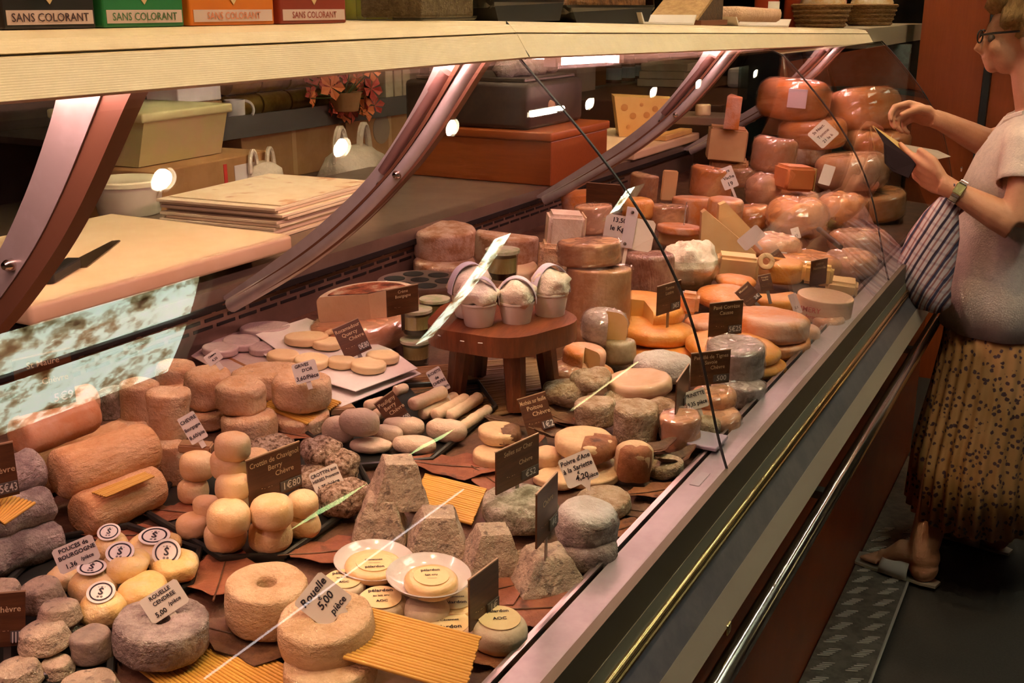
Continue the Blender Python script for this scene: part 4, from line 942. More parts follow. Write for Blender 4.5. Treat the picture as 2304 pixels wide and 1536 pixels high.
w7 = disc('wheel under the bulging one near the woman', (1850, 415, 2034, 500), ORGW, Y=3.66, rd=.2)
w8 = disc('lowest dark wheel at the back of the pile', (1760, 350, 1880, 450), TOMW, Y=3.72, rd=.15)
w9 = disc('lowest wheel beneath the right column', (1860, 480, 2020, 560), TOMW, Y=3.66, rd=.15)
q = block('square brown cheese block at the back left of the pile', (1580, 280, 1684, 364), M('brown_block', (.46, .24, .10), (.56, .34, .17), scale=20, bump=.002, rough=.6), Y=3.5, rz=.35, faces=[('y', -1, PASTE)])
sector('pale narrow wedge standing on the brown block', (1604, 208, 1672, 286), ORGP, PASTEW, -80, -50, Y=3.5, rr=1.9, rd=.05)
block('cheese block under the brown square one', (1585, 350, 1690, 400), TOMW, Y=3.52, rz=.3)
cwf = sector('half cheese in gathered film with pale face, centre of pile', (1690, 304, 1790, 392), PNKW, PASTE, -210, 0, Y=3.35, rd=.2)
block('cheese with orange rind and yellow-green face', (1742, 366, 1828, 432), M('deep_orange', (.62, .20, .06), rough=.45), Y=3.2, rz=.7, faces=[('x', 1, M('olive_paste', (.60, .48, .18), (.55, .42, .14), scale=10, rough=.5))])
disc('lumpy wrapped cheese left of the yellow-faced one', (1676, 386, 1756, 468), PNKW, Y=3.22, rd=.45, lump=.008)
disc('wrapped wheel under the yellow-faced cheese', (1730, 425, 1840, 480), ORGW, Y=3.25, rd=.3)
disc('large crinkly wrapped orange cheese in the middle of the pile', (1724, 440, 1860, 536), ORGW, Y=3.02, rd=.4, lump=.008)
disc('wrapped orange cheese right of the crinkly one', (1836, 430, 1950, 520), ORGW, Y=3.2, rd=.4, lump=.008)
disc('orange glossy slab under the crinkly cheese, left', (1640, 455, 1740, 530), ORGW, Y=3.05, rd=.3)
disc('flat film pack shining near the glass at right', (1866, 508, 2000, 574), PNKW, .03, rd=.4, lump=.004)
disc('flat film pack in front of the black-handled knife', (1740, 560, 1890, 628), ORGW, .012, rd=.4, lump=.006)
disc('flat film pack nearest the ledge corner', (1850, 558, 1972, 630), PNKW, .008, rd=.4, lump=.005)
disc('wrapped pink cheese under the small tag', (1680, 520, 1800, 590), PNKW, .03, rd=.4, lump=.006)
log('rolled white paper stick lying by the ledge corner', (1945, 622), (1962, 596), 10, PAPER, .015, name='paper_roll')['category'] = 'paper'
log('black knife handle among the wrapped packs', (1842, 515), (1892, 556), 12, BLACK, .085, name='cheese_knife')['category'] = 'knife'
# ---------------------------------------------------------------- white discs on paper (left of the sign Rocamadour)
g = 'flat white rounds on paper'
FLATW = M('flat_white_rind', (.86, .68, .38), (.84, .62, .32), scale=20, bump=.001, rough=.6)
def flat(lbl, b, h, m=FLATW): return disc(lbl, b, m, h, name='flat_cheese', rd=.3, lump=.0008, H=.014, group=g)
PH = .034
flat('flat white round at the front corner of the paper', (788, 783, 868, 842), PH)
flat('flat white round behind the front one on the paper', (822, 780, 898, 822), PH)
flat('flat white round in front of the Rocamadour sign', (736, 796, 800, 832), PH)
flat('flat white round at the back left of the paper', (640, 728, 738, 782), PH)
flat('flat white round at the left on the paper', (600, 778, 672, 820), PH)
flat('flat white round left of the paper middle', (662, 790, 740, 832), PH)
flat('flat white round at the back edge of the paper', (700, 748, 770, 790), PH)
GRYP = M('lilac_grey_round', (.50, .38, .36), (.58, .46, .42), scale=20, rough=.5, coat=.5)
for i, (b, s_) in enumerate([((455, 765, 535, 805), 'nearest the wood strip'), ((540, 710, 655, 762), 'largest at the back'), ((500, 745, 585, 790), 'in the middle'), ((560, 765, 620, 800), 'next to the paper')]):
    flat('flat lilac-grey round under film, ' + s_, b, .016, GRYP)
rr = disc('small rolled cream ring behind the Rocamadour sign', (722, 714, 772, 772), CRM, .03, name='ring_cheese', hole=.5, H=.02, lump=.0004, rz=0); rr.rotation_euler = (1.2, 0, .7)
def sheet(lbl, pts, h, mat=PAPER, name='paper_sheet', logo=False):
    P = [on_deck(*p, h) for p in pts]; c = sum(P) / len(P); n = len(P); V = [p - c for p in P] + [p - c - np.array([0, 0, .0012]) for p in P]
    o = MB().add(V, [tuple(range(n)), tuple(range(2 * n - 1, n - 1, -1))] + [(i, (i + 1) % n, n + (i + 1) % n, n + i) for i in range(n)]).obj(name, mat); o.location = c; tag(o, lbl, 'paper'); return o
sheet('top white paper sheet under the flat rounds', [(575, 752), (690, 715), (880, 785), (940, 828), (800, 880), (720, 855)], .033)
s2 = sheet('lower folded white paper with a red scribble', [(560, 770), (760, 730), (948, 840), (760, 918), (700, 880)], .022)
put_text('J', s2, REDINK, (.05, -.05, .001), .03, rot=(-math.pi / 2, 0, .4), shear=.4)
sheet('crate liner of greyish film under the lilac rounds', [(430, 800), (560, 712), (680, 740), (600, 830), (520, 850)], .015, GRYP)
log('thin wooden strip edging the lilac rounds', (470, 790), (600, 850), 16, wood('strip_wood', (.34, .14, .05), (.26, .10, .03), 'x'), .004, name='wood_strip')['category'] = 'wood strip'
block('wooden block behind the pile holding the Bourgogne card', (400, 985, 482, 1026), wood('block_wood', (.45, .26, .13), (.35, .18, .08), 'x'), .06, rz=.5, ar=.5, bev=.002, name='wooden_block', wf=.9)['category'] = 'wood block'
block('small wooden block by the straw mat beside the pale ovals', (734, 905, 800, 938), wood('block_wood2', (.45, .26, .13), (.35, .18, .08), 'x'), .01, rz=.9, ar=.5, bev=.002, name='wooden_block', wf=.9)['category'] = 'wood block'
# ================================================================== straw mats, built straw by straw
_stw = MB().tube([(-.5, 0, 0), (.5, 0, 0)], 1, 7)
stm = mk('straw', [(v[0], v[1] * 1, v[2] * 1) for v in _stw.V], _stw.F, STRAW); STRAWME = stm.data; STRAWME.shade_smooth(); bpy.data.objects.remove(stm)
def straw_mat(lbl, quad, h, n, name='straw_mat'):
    """quad: four image corners A,B (ends of the first straw), C,D (ends of the last straw)"""
    A, B, C_, D_ = [Vector(on_deck(*p, h + .004)) for p in quad]; c = (A + B + C_ + D_) / 4
    t = empty(name, c); tag(t, lbl, 'straw mat')
    wid = ((A - D_).length + (B - C_).length) / 2 / n / 2 * .90
    for i in range(n):
        f = (i + .5) / n; a = A.lerp(D_, f) - c; b = B.lerp(C_, f) - c; d = b - a; L_ = d.length * random.uniform(.985, 1.01)
        o = share('straw', STRAWME, t, (a + b) / 2 + Vector((0, 0, random.uniform(-.0003, .0003))), d.to_track_quat('X', 'Z').to_euler(), (L_, wid, wid))
straw_mat('yellow straw mat at the bottom edge beside the grey ring', [(470, 1408), (740, 1545), (560, 1700), (300, 1500)], .0, 26)
straw_mat('yellow straw mat under the ring with the Rouelle card', [(838, 1368), (1082, 1432), (1046, 1560), (770, 1480)], .040, 20)
straw_mat('yellow straw mat between the pyramids and the brown leaf', [(958, 1066), (1094, 1100), (1062, 1180), (920, 1140)], .004, 18)
straw_mat('yellow straw strip between the two thick goat logs', [(205, 1108), (325, 1062), (348, 1072), (240, 1118)], top(l1) - .002, 7)
straw_mat('yellow straw strip on the ash-grey logs', [(-20, 1152), (-5, 1108), (82, 1132), (10, 1180)], .095, 10)
straw_mat('yellow straw mat under the round with the 3,60 card', [(590, 915), (690, 955), (768, 905), (660, 870)], DOR_H - .004, 16)
straw_mat('yellow straw mat under the cream open ring', [(490, 1400), (600, 1440), (640, 1400), (540, 1365)], .0, 12)
# mat of brown straw under the stool
BST = M('brown_straw', (.36, .20, .07), (.24, .12, .04), scale=30, rough=.5, stretch=(1, 12, 12))
def brown_mat():
    P = [(880, 830), (1240, 800), (1290, 900), (1000, 960)]
    A, B, C_, D_ = [Vector(on_deck(*p, .003)) for p in P]; c = (A + B + C_ + D_) / 4; t = empty('reed_mat', c); tag(t, 'brown reed mat lying under the wooden stool', 'reed mat')
    me = STRAWME.copy(); me.materials.clear(); me.materials.append(BST)
    n = 40
    for i in range(n):
        f = (i + .5) / n; a = A.lerp(D_, f) - c; b = B.lerp(C_, f) - c; d = b - a
        share('reed', me, t, (a + b) / 2 + Vector((0, 0, random.uniform(-.001, .001))), d.to_track_quat('X', 'Z').to_euler(), (d.length, .003, .003))
brown_mat()
# ================================================================== dry leaves
LV = [('large flat reddish leaf behind the straw mat', 1030, 1050, .14, .5, LEAFR, .004, .62), ('reddish leaf under the mouldy round', 1120, 1090, .10, -.4, LEAFR, .002, .6),
      ('reddish leaf between tray and back dish', 760, 1240, .12, .9, LEAFR, .001, .6), ('reddish leaf behind the cream open ring', 500, 1290, .13, 2.2, LEAFR, .004, .6),
      ('brown leaf at the tray corner by the logs', 380, 1150, .10, .4, LEAFR, .001, .5), ('brown leaf under the goat logs front', 290, 1205, .11, .6, LEAFR, .001, .5),
      ('large reddish leaf at the front by the edge-on sign', 1200, 1370, .15, .7, LEAFR, .002, .6), ('brown leaf under the front right labelled cheese', 1130, 1465, .12, .4, LEAFM, .001, .6),
      ('brown leaf under the snowy round by the ledge', 1400, 1190, .10, 1.2, LEAFM, .001, .5), ('dark leaf below the speckled flat round', 1440, 1150, .09, .4, LEAFD, .002, .5),
      ('brown leaf by the ledge below the twigs', 1480, 1105, .10, 1.0, LEAFM, .003, .5), ('curled dark leaf nearest the lilac clip', 1520, 1040, .10, 1.3, LEAFD, .012, .3),
      ('curled dark leaf with long stem behind it', 1465, 1020, .10, 1.1, LEAFD, .02, .35), ('dark leaf beside the finger cheeses', 1140, 950, .08, .1, LEAFD, .008, .5),
      ('dark leaf under the knobbly lumps', 1240, 935, .10, -.3, LEAFD, .004, .5), ('reddish leaf in front of the lumps', 1285, 950, .09, .2, LEAFR, .002, .5),
      ('brown leaf behind the Selles board', 1180, 1010, .08, 1.2, LEAFM, .012, .45), ('dark leaf between drum and leaf cheese', 1250, 985, .07, .5, LEAFD, .012, .45),
      ('brown leaf by the grey cylinder foot', 1575, 1015, .07, .9, LEAFM, .002, .5), ('dark leaf under the cream ring with open hole', 590, 1440, .14, .3, LEAFD, .001, .6),
      ('reddish leaf between the herb rounds and pyramids', 640, 975, .10, .2, LEAFR, .004, .5), ('brown leaf at the pyramid feet', 1100, 1330, .12, 1.0, LEAFR, .001, .6), ('dark leaf under the Rouelle ring', 880, 1440, .12, .3, LEAFD, .001, .6)]
for (s_, x, y, L_, a, m_, h_, wd_) in LV: leaf(s_, x, y, L_, a, m_, h_, wd=wd_, curl=.06 if wd_ > .45 else .35, fold=.08 if wd_ > .45 else .6)
# ================================================================== price signs and cards
BROWN = M('brown_slate', (.075, .028, .010), (.12, .045, .016), scale=14, rough=.35, stretch=(1, 1, 10), spec=.5)
BROWNT = M('brown_edge', (.45, .30, .18), rough=.5)
CHALK = M('gold_lettering', (.70, .50, .28), rough=.6)
CARD = M('white_card', (.78, .70, .62), (.74, .66, .58), scale=14, rough=.55)
GCARD = M('grey_card', (.50, .40, .38), rough=.4)
DIGB = M('digit_tab', (.10, .09, .08), rough=.4); DIGW = M('digit_white', (.72, .68, .62), rough=.5)
def frame(u, up, away): 
    m = Matrix.Identity(3); m.col[0] = u; m.col[1] = away; m.col[2] = up; return m
def sign(label, quad, lines, h=None, Y=None, mode='v', price=None, mat=None, ink=None, pin=.03, name=None, tiltup=25, shear=0.0, tip=False):
    TL, TR, BR, BL = quad; card = mat is not None and mat is not BROWN
    get = (lambda p: Vector(on_deck(p[0], p[1], h))) if Y is None else (lambda p: Vector(atY(p[0], p[1], Y)))
    bc = get(((BL[0] + BR[0]) / 2, (BL[1] + BR[1]) / 2)); s = depth(bc) / F_PX
    if mode == 'v':
        A, B = get(BL), get(BR); u = B - A; u.z = 0; W_ = u.length; u.normalize(); up = Vector((0, 0, 1)); away = up.cross(u); c = (A + B) / 2
        th = math.atan2(CAM[2] - c.z, math.hypot(c.x, c.y)); hp = (math.dist(TL, BL) + math.dist(TR, BR)) / 2
        H_ = hp * s / math.cos(th)
    else:
        n = Vector((CAM[0] - bc.x, CAM[1] - bc.y, 0)).normalized(); n = (n * math.cos(math.radians(tiltup)) + Vector((0, 0, 1)) * math.sin(math.radians(tiltup))).normalized()
        def onp(p):
            d = Vector(ray(*p)); t = (bc - Vector(CAM)).dot(n) / d.dot(n); return Vector(CAM) + d * t
        a, b, c2, d2 = onp(BL), onp(BR), onp(TR), onp(TL)
        u = ((b - a) + (c2 - d2)) / 2; W_ = u.length; u.normalize(); v = ((d2 - a) + (c2 - b)) / 2; v = v - u * v.dot(u); H_ = v.length; up = v.normalized(); away = up.cross(u); c = (a + b) / 2
    t = empty(name or ('price_card' if card else 'price_sign')); t.matrix_world = Matrix.Translation(c) @ frame(u, up, away).to_4x4(); tag(t, label, 'price card' if card else 'price sign')
    m_ = mat or BROWN; ik = ink or (INK if card else CHALK)
    if card: 
        e = W_ * .06; P = [(-W_ / 2 + e, 0), (W_ / 2 - e, 0), (W_ / 2, e), (W_ / 2, H_ - e), (W_ / 2 - e, H_), (-W_ / 2 + e, H_), (-W_ / 2, H_ - e), (-W_ / 2, e)]
        if tip: P = [(-W_ / 2 + e, 0), (-W_ * .1, 0), (W_ * .06, -H_ * .32), (W_ * .2, 0), (W_ / 2 - e, 0)] + P[2:]
        MB().ext(P, 'y', 0, .0009).obj('card', m_, t)
    else:
        MB().box(-W_ / 2, W_ / 2, 0, .0022, 0, H_).obj('board', m_, t)
        MB().box(-W_ / 2 - .0006, W_ / 2 + .0006, .0002, .0024, H_, H_ + .0016).obj('board_edge', BROWNT, t)
    if pin: MB().box(-.0035, .0035, .001, .0022, -pin, 0).obj('pin', m_ if card else STEEL_DK, t)
    for (s_, x, y, hh) in lines: put_text(s_, t, ik, (x * W_ / 2, -.0006, y * H_), hh * H_, maxw=W_ * .92, shear=shear)
    if price:
        w3, h3 = W_ * .40, H_ * .21; px = W_ * .28; pz = H_ * .07
        MB().box(px - w3 / 2, px + w3 / 2, -.0016, .0, pz, pz + h3).obj('price_tab', DIGB, t)
        put_text(price, t, DIGW, (px, -.0020, pz + h3 / 2), h3 * 1.05, maxw=w3 * .92, name='price_digits')
    return t
def bs(label, quad, names, h=None, Y=None, mode='v', price=None, **k):
    L_ = []; n = len(names)
    for i, s_ in enumerate(names): L_.append((s_, [0, 0, .35][min(i, 2)] if n > 2 else 0, .86 - .17 * i, .16))
    L_.append(('- .  .. .', -.35, .32, .12))
    return sign(label, quad, L_, h, Y, mode, price, **k)
bs('dark Crottin de Chavignol sign over the small cream rounds', [(553, 1045), (668, 993), (680, 1095), (563, 1141)], ['Crottin de Chavignol', 'Berry', 'Chèvre'], h=.062, price='1€80')
bs('dark sign at the left edge priced 5€43', [(-75, 1020), (32, 997), (45, 1112), (-62, 1135)], ['', '', 'Chèvre'], h=.11, price='5€43')
bs('brown St Maure sign under the reflected daylight', [(35, 808), (165, 792), (172, 905), (45, 935)], ['St Maure', '', 'Chèvre'], h=.135, price='5€9')
bs('tilted dark Rocamadour sign among the flat white rounds', [(750, 742), (810, 713), (836, 785), (780, 808)], ['Rocamadour', 'Quercy', 'Chèvre'], h=.05, mode='f', price='0€80')
bs('dark sign in front of the cut cheese with picture label', [(875, 655), (946, 640), (942, 700), (872, 713)], ['Crème', 'Bourgogne'], h=.10)
bs('narrow dark sign leaning among the pale ovals', [(860, 897), (900, 867), (932, 945), (888, 975)], ['Pouligny', 'Berry', 'Chèvre'], h=.02, mode='f', price='1€00')
bs('dark Mothais sur feuille sign leaning before the reed mat', [(1148, 902), (1212, 888), (1250, 962), (1190, 985)], ['Mothais sur feuille', 'Poitou', 'Chèvre'], h=.02, mode='f', price='1€2')
bs('dark Selles sur Cher sign standing in the mouldy round', [(1118, 1022), (1211, 977), (1212, 1068), (1117, 1113)], ['Selles sur Cher', '', 'Chèvre'], h=.05, price='€52')
bs('dark sign turned nearly edge-on in the front pyramid', [(1200, 1112), (1254, 1073), (1254, 1180), (1208, 1236)], ['', 'Chèvre'], h=.072, price='4€')
bs('dark sign nearly edge-on beside the labelled cheeses at front', [(1068, 1318), (1128, 1258), (1122, 1370), (1058, 1422)], ['', ''], h=.03, price='1€')
bs('dark sign leaning out of the ridged orange round', [(1484, 648), (1532, 630), (1530, 695), (1478, 710)], ['Tomme', 'Lozère'], h=.10, price='3€5')
bs('upright square dark sign over the grey cylinder', [(1592, 683), (1668, 678), (1668, 752), (1594, 757)], ['Pavé Corrèze', 'Causse'], h=.075, price='5€25')
bs('dark sign, left of two meeting at an angle', [(1672, 645), (1700, 617), (1716, 668), (1684, 692)], ['Munster', '', ''], h=.06, mode='f', price='2€')
bs('small dark sign, right of two meeting at an angle', [(1704, 622), (1730, 616), (1742, 650), (1712, 656)], ['Vosges', 'Vache'], h=.075, mode='f')
bs('grey-brown sign in front of the orange pale block', [(1825, 588), (1860, 582), (1858, 638), (1822, 644)], ['Livarot', 'Normandie'], h=.06)
bs('dark sign priced 500 below the grey cylinder', [(1557, 795), (1640, 790), (1640, 862), (1553, 868)], ['Persillé de Tignes', 'Savoie', 'Chèvre'], h=.06, price='500')
bs('dark sign nearly edge-on in the film-wrapped drum', [(1515, 862), (1546, 820), (1548, 900), (1520, 946)], ['', ''], h=.05, price='2€')
bs('dark sign leaning at the lower left with a striped tab', [(-45, 1330), (28, 1342), (62, 1440), (-30, 1468)], ['', 'Chèvre'], h=.02, mode='f', price='||||')
bs('small dark sign beside the upright cream ring', [(1738, 568), (1760, 553), (1776, 592), (1757, 606)], ['-- -', '- -'], h=.06, mode='f')
bs('little dark board behind the pale reflected patch', [(1318, 420), (1402, 410), (1400, 470), (1318, 478)], [''], Y=2.6)
def wc(label, quad, lines, **k): return sign(label, quad, lines, mode='f', mat=k.pop('mat', CARD), **k)
wc('white Rouelle card tilted on the front ring cheese', [(650, 1372), (708, 1297), (795, 1343), (735, 1418)], [('Rouelle', 0, .80, .26), ('5,00', .05, .46, .26), ('€', -.02, .60, .15), ('pièce', .25, .16, .22)], h=.062, pin=0, shear=.2, tip=True)
wc('white Grives d Or card priced 3,60 on a bloomy round', [(657, 820), (712, 806), (720, 850), (668, 866)], [('GRIVES', -.2, .84, .22), ("D'OR", .15, .58, .22), ('3,60/Pièce', 0, .22, .27)], h=DOR_H + .065, pin=.012, shear=.15)
wc('small white Chèvre Bourgogne card at the wooden block', [(405, 940), (440, 920), (470, 980), (432, 1002)], [('CHEVRE', 0, .80, .17), ('Bourgogne', 0, .52, .16), ('8,60/pie', 0, .22, .17)], h=.08, pin=.01)
wc('tiny card stuck in the tall bloomy round', [(470, 795), (503, 772), (502, 805), (474, 824)], [('Chèvre', 0, .7, .25), ('4,20', 0, .3, .3)], h=.135, pin=.012)
wc('white card for crottin with herbs priced 1,75', [(706, 1062), (768, 1034), (775, 1085), (712, 1112)], [('CROTTIN aux', 0, .80, .22), ('HERBES Provence', 0, .54, .2), ('1,75 /pièce', 0, .2, .24)], h=.04, pin=.02, tip=True)
wc('white wavy Buchette card among the finger cheeses', [(958, 838), (988, 822), (1014, 872), (985, 888)], [('BUCHETTE', 0, .84, .16), ('de', 0, .62, .16), ('CHEVRE', 0, .42, .16), ('1,40/pièce', 0, .16, .16)], h=.04, pin=.025)
wc("white Poivre d'Ane card standing on the flat speckled round", [(1248, 1040), (1318, 1010), (1350, 1072), (1280, 1100)], [("Poivre d'Ane", 0, .82, .22), ('à la Sariette', -.02, .56, .22), ('4,20', 0, .22, .26), ('pièce', .62, .14, .18), ('€', -.1, .38, .14)], h=.045, pin=0, tip=True, shear=.15)
wc('white Prinette card beside the film-wrapped drum', [(1545, 882), (1592, 868), (1596, 912), (1550, 926)], [('PRINETTE', 0, .76, .27), ('9,35 pièce', 0, .3, .3)], h=.05, pin=.02)
wc('white card for the knotted cheeses priced 1,36', [(116, 1240), (208, 1197), (228, 1256), (138, 1292)], [('POUCES de', 0, .82, .22), ('BOURGOGNE', .05, .56, .22), ('1,36', -.4, .2, .25), ('/pièce', .42, .26, .2)], h=.05, pin=.02)
wc('white Rouelle Cendrée card in the grey ring', [(325, 1345), (408, 1290), (428, 1352), (345, 1405)], [('ROUELLE', 0, .84, .2), ('CENDREE', .05, .6, .2), ('5,00', -.4, .22, .25), ('/pièce', .4, .32, .2)], h=.05, pin=.02)
big = wc('large white price board reading 13,50 le Kg', [(1360, 476), (1474, 500), (1463, 566), (1354, 553)], [('13,50', -.45, .84, .2), ('le Kg', -.48, .58, .22)], h=.17, pin=.05, tiltup=8)
MB().box(-.012, .012, -.003, -.0008, .002, .085, .0005).obj('clip_bar', M('lilac_clip', (.60, .52, .56), rough=.4), big)
for (x, z) in ((.0, .075), (-.004, .010), (-.022, .012)): MB().lathe([(0, .002), (.003, .0015), (.0035, 0)], 10).obj('rivet', STEEL_DK, big, loc=(x, -.003, z), rot=(math.pi / 2, 0, 0))
wc('white card on the cheese half with orange cut face', [(1622, 378), (1656, 368), (1662, 416), (1632, 430)], [('Salers', -.2, .8, .2), ('Vache', .1, .5, .2), ('19', 0, .2, .25)], Y=3.0, pin=.03)
wc('blank white slip leaning on the bulging pinkish wheel', [(1848, 366), (1874, 374), (1866, 418), (1840, 412)], [], Y=3.4, pin=0)
wc('white handwritten card hanging at the top of the pile', [(1828, 290), (1865, 258), (1890, 298), (1850, 337)], [('St Nect.', 0, .8, .2), ('Tomme', 0, .5, .2), ('21 le k', 0, .2, .2)], Y=3.45, pin=0)
wc('greyish blank card leaning on the split wedge', [(1686, 515), (1734, 478), (1722, 528), (1680, 566)], [], mat=GCARD, h=.13, pin=.02)
wc('slim grey tag standing at the boxed cheese', [(1784, 660), (1802, 654), (1806, 702), (1788, 708)], [('2,5', 0, .3, .15)], mat=GCARD, h=.05, pin=.02)
wc('tiny cream tag among the wrapped packs', [(1778, 514), (1798, 510), (1802, 534), (1786, 540)], [('--', 0, .7, .2), ('15', 0, .3, .3)], h=.06, pin=.015)
# spike in the flat brown disc
log('thin clear spike standing in the flat brown disc', (1539, 505), (1545, 455), 3, CLEAR, .16, name='price_spike')['category'] = 'spike'
# ================================================================== behind the counter
WT = 1.1125
def bxx(name, label, cat, x0, x1, y0, y1, z0, z1, mat, ch=.004, rz=0, group=None):
    cx_, cy_ = (x0 + x1) / 2, (y0 + y1) / 2
    o = MB().box(x0 - cx_, x1 - cx_, y0 - cy_, y1 - cy_, 0, z1 - z0, ch).obj(name, mat); o.location = (cx_, cy_, z0); o.rotation_euler = (0, 0, rz); tag(o, label, cat, group); return o
BOARD = M('cutting_board', (.80, .62, .38), (.76, .56, .32), scale=6, rough=.5)
cbd = empty('cutting_board', (-1.65, 1.38, WT)); tag(cbd, 'large cream cutting board overhanging the worktop behind the glass', 'cutting board')
MB().box(-.26, .245, -.31, .315, .018, .052, .008).obj('board_slab', BOARD, cbd, smooth=50)
for (x, y) in ((-.2, -.25), (-.2, .25), (.16, -.25), (.16, .25)): MB().box(x - .015, x + .015, y - .02, y + .02, 0, .018).obj('board_foot', BLACK, cbd)
kn = empty('cheese_knife', (-1.56, 1.30, WT + .0535), (0, 0, math.radians(118))); tag(kn, 'broad dark cheese knife lying on the cutting board', 'knife')
MB().ext([(-.02, -.022), (.20, -.004), (.205, .0), (.20, .012), (-.02, .022)], 'z', 0, .0016).obj('blade', M('dark_blade', (.16, .11, .06), (.10, .07, .04), scale=10, rough=.3, metal=.7), kn)
MB().box(-.14, -.02, -.013, .013, -.0005, .018, .004).obj('handle', BLACK, kn)
# stack of wrapping paper: separate sheets
ps = empty('paper_stack', (-1.74, 2.06, WT), (0, 0, .08)); tag(ps, 'thick stack of printed wrapping paper on the worktop', 'paper stack')
PAPERY = M('wrap_paper', (.80, .66, .46), (.74, .60, .42), scale=9, rough=.6)
for i in range(9):
    MB().box(-.17 + random.uniform(-.012, .012), .15 + random.uniform(-.012, .012), -.21 + random.uniform(-.02, .012), .20 + random.uniform(-.012, .012), i * .0075, i * .0075 + .0065, .001).obj('paper_sheet', PAPERY, ps)
MB().box(-.165, .145, -.20, .19, .0675, .069).obj('top_sheet', M('printed_paper', (.82, .68, .46), (.78, .60, .38), scale=16, rough=.6, spots=(14, (.62, .34, .18), .58)), ps)
# tubs
TUBW = M('cloudy_plastic', (.70, .62, .46), rough=.35, sss=.2)
def bucket(label, px, r, h, z, X, lid=True):
    P = atX(px[0], px[1], X); t = empty('plastic_bucket', (P[0], P[1], z)); tag(t, label, 'bucket')
    MB().lathe([(0, 0), (r * .86, 0), (r * .88, .004), (r * .98, h * .86), (r * .98, h * .88)], 32).obj('bucket_body', TUBW, t, smooth=60)
    MB().lathe([(r * .98, h * .84), (r * 1.05, h * .84), (r * 1.05, h * .96), (r * 1.0, h), (r * .9, h * .97), (0, h * .97), (0, h * .9), (r * .9, h * .9)], 32).obj('bucket_lid', M('tub_lid', (.72, .66, .44), rough=.35), t, smooth=50)
    MB().tube([(r * 1.05 * math.cos(a), -.02 - .0 * a, h * .85 - r * .8 * math.sin(a)) for a in np.linspace(0, math.pi, 14)], .004, 6).obj('bucket_handle', TUBW, t, smooth=True, rot=(0, 0, .5)); return t
bucket('low round bucket with lid and drooping handle by the board', (290, 455), .085, .085, WT, -2.1)
CARDB = M('cardboard', (.42, .22, .08), (.36, .18, .06), scale=8, rough=.75)
carton = empty('cardboard_carton', (-2.45, 2.38, 1.0), (0, 0, .08)); tag(carton, 'open cardboard carton with white label under the yellow tub', 'carton')
MB().box(-.2, .2, -.26, .26, 0, .175, .003).obj('carton_body', CARDB, carton)
MB().box(.2, .2015, .08, .2, .07, .15).obj('carton_label', PAPER, carton); MB().box(.2, .2015, .03, .045, .04, .16).obj('red_stripe', REDINK, carton)
yt = empty('storage_tub', (-2.47, 2.33, 1.177), (0, 0, .06)); tag(yt, 'yellowish square storage tub with lid on the carton', 'tub')
MB().ext([(-.13, 0), (.13, 0), (.165, .125), (-.165, .125)], 'y', -.16, .19).obj('tub_body', M('yellow_plastic', (.62, .54, .22), (.66, .48, .24), scale=5, rough=.4, sss=.15), yt)
MB().box(-.175, .175, -.175, .205, .122, .148, .006).obj('tub_lid', M('yellow_lid', (.66, .60, .28), rough=.4), yt, smooth=50)
# second back bench carrying the cartons
bench = empty('back_bench', (-2.55, 3.0, 0)); tag(bench, 'dark back bench along the wall under the grey shelf', 'bench')
MB().box(-.5, .38, -2.6, 1.1, .96, 1.0).obj('bench_top', M('bench_top', (.10, .055, .03), rough=.6), bench); MB().box(-.5, .34, -2.6, 1.1, 0, .96).obj('bench_front', WALLDK, bench)
for i, (x, y, w_, d_, h_) in enumerate(((-2.78, 3.2, .16, .28, .18), (-2.78, 3.82, .16, .30, .18))):
    c_ = empty('cardboard_carton', (x, y, 1.0)); tag(c_, ['brown carton standing in the middle below the grey shelf', 'brown carton with round print below the shelf, right', 'brown carton below the shelf behind the yellow tub'][i], 'carton')
    MB().box(-w_, w_, -d_, d_, 0, h_, .003).obj('carton_body', CARDB, c_); MB().box(w_, w_ + .001, -.012, .012, 0, h_).obj('tape', M('tape%d' % i, (.5, .3, .12), rough=.3), c_)
    if i == 1: MB().lathe([(0, 0), (.06, 0), (.06, .001), (0, .001)], 20).obj('printed_mark', M('grey_print', (.30, .22, .14), rough=.7), c_, loc=(w_ + .0005, -.06, .12), rot=(0, math.pi / 2, 0))
# plastic carrier bags
BAGM = M('white_bag', (.72, .64, .48), (.64, .56, .42), scale=20, bump=.006, bscale=25, rough=.4)
def carrier(label, px, py, X, z, s):
    P = atX(px, py, X); t = empty('carrier_bag', (P[0], P[1], z)); tag(t, label, 'bag')
    b_ = MB().lathe([(0, 0), (s * .5, 0), (s * .6, s * .2), (s * .5, s * .55), (s * .3, s * .7), (0, s * .72)], 20).obj('bag_body', BAGM, t, smooth=80); wobble(b_, s * .12, 10, seed())
    for k in (-1, 1): MB().tube([(0, k * s * .32 + s * .14 * math.cos(a), s * .5 + s * .55 * math.sin(a)) for a in np.linspace(0, math.pi, 12)], s * .06, 6).obj('bag_handle', BAGM, t, smooth=True)
carrier('white carrier bag with two handles between pillar and paper stack', 795, 360, -2.15, 1.02, .20)
carrier('small knotted white carrier bag beside the carton', 590, 372, -2.25, 1.06, .12)
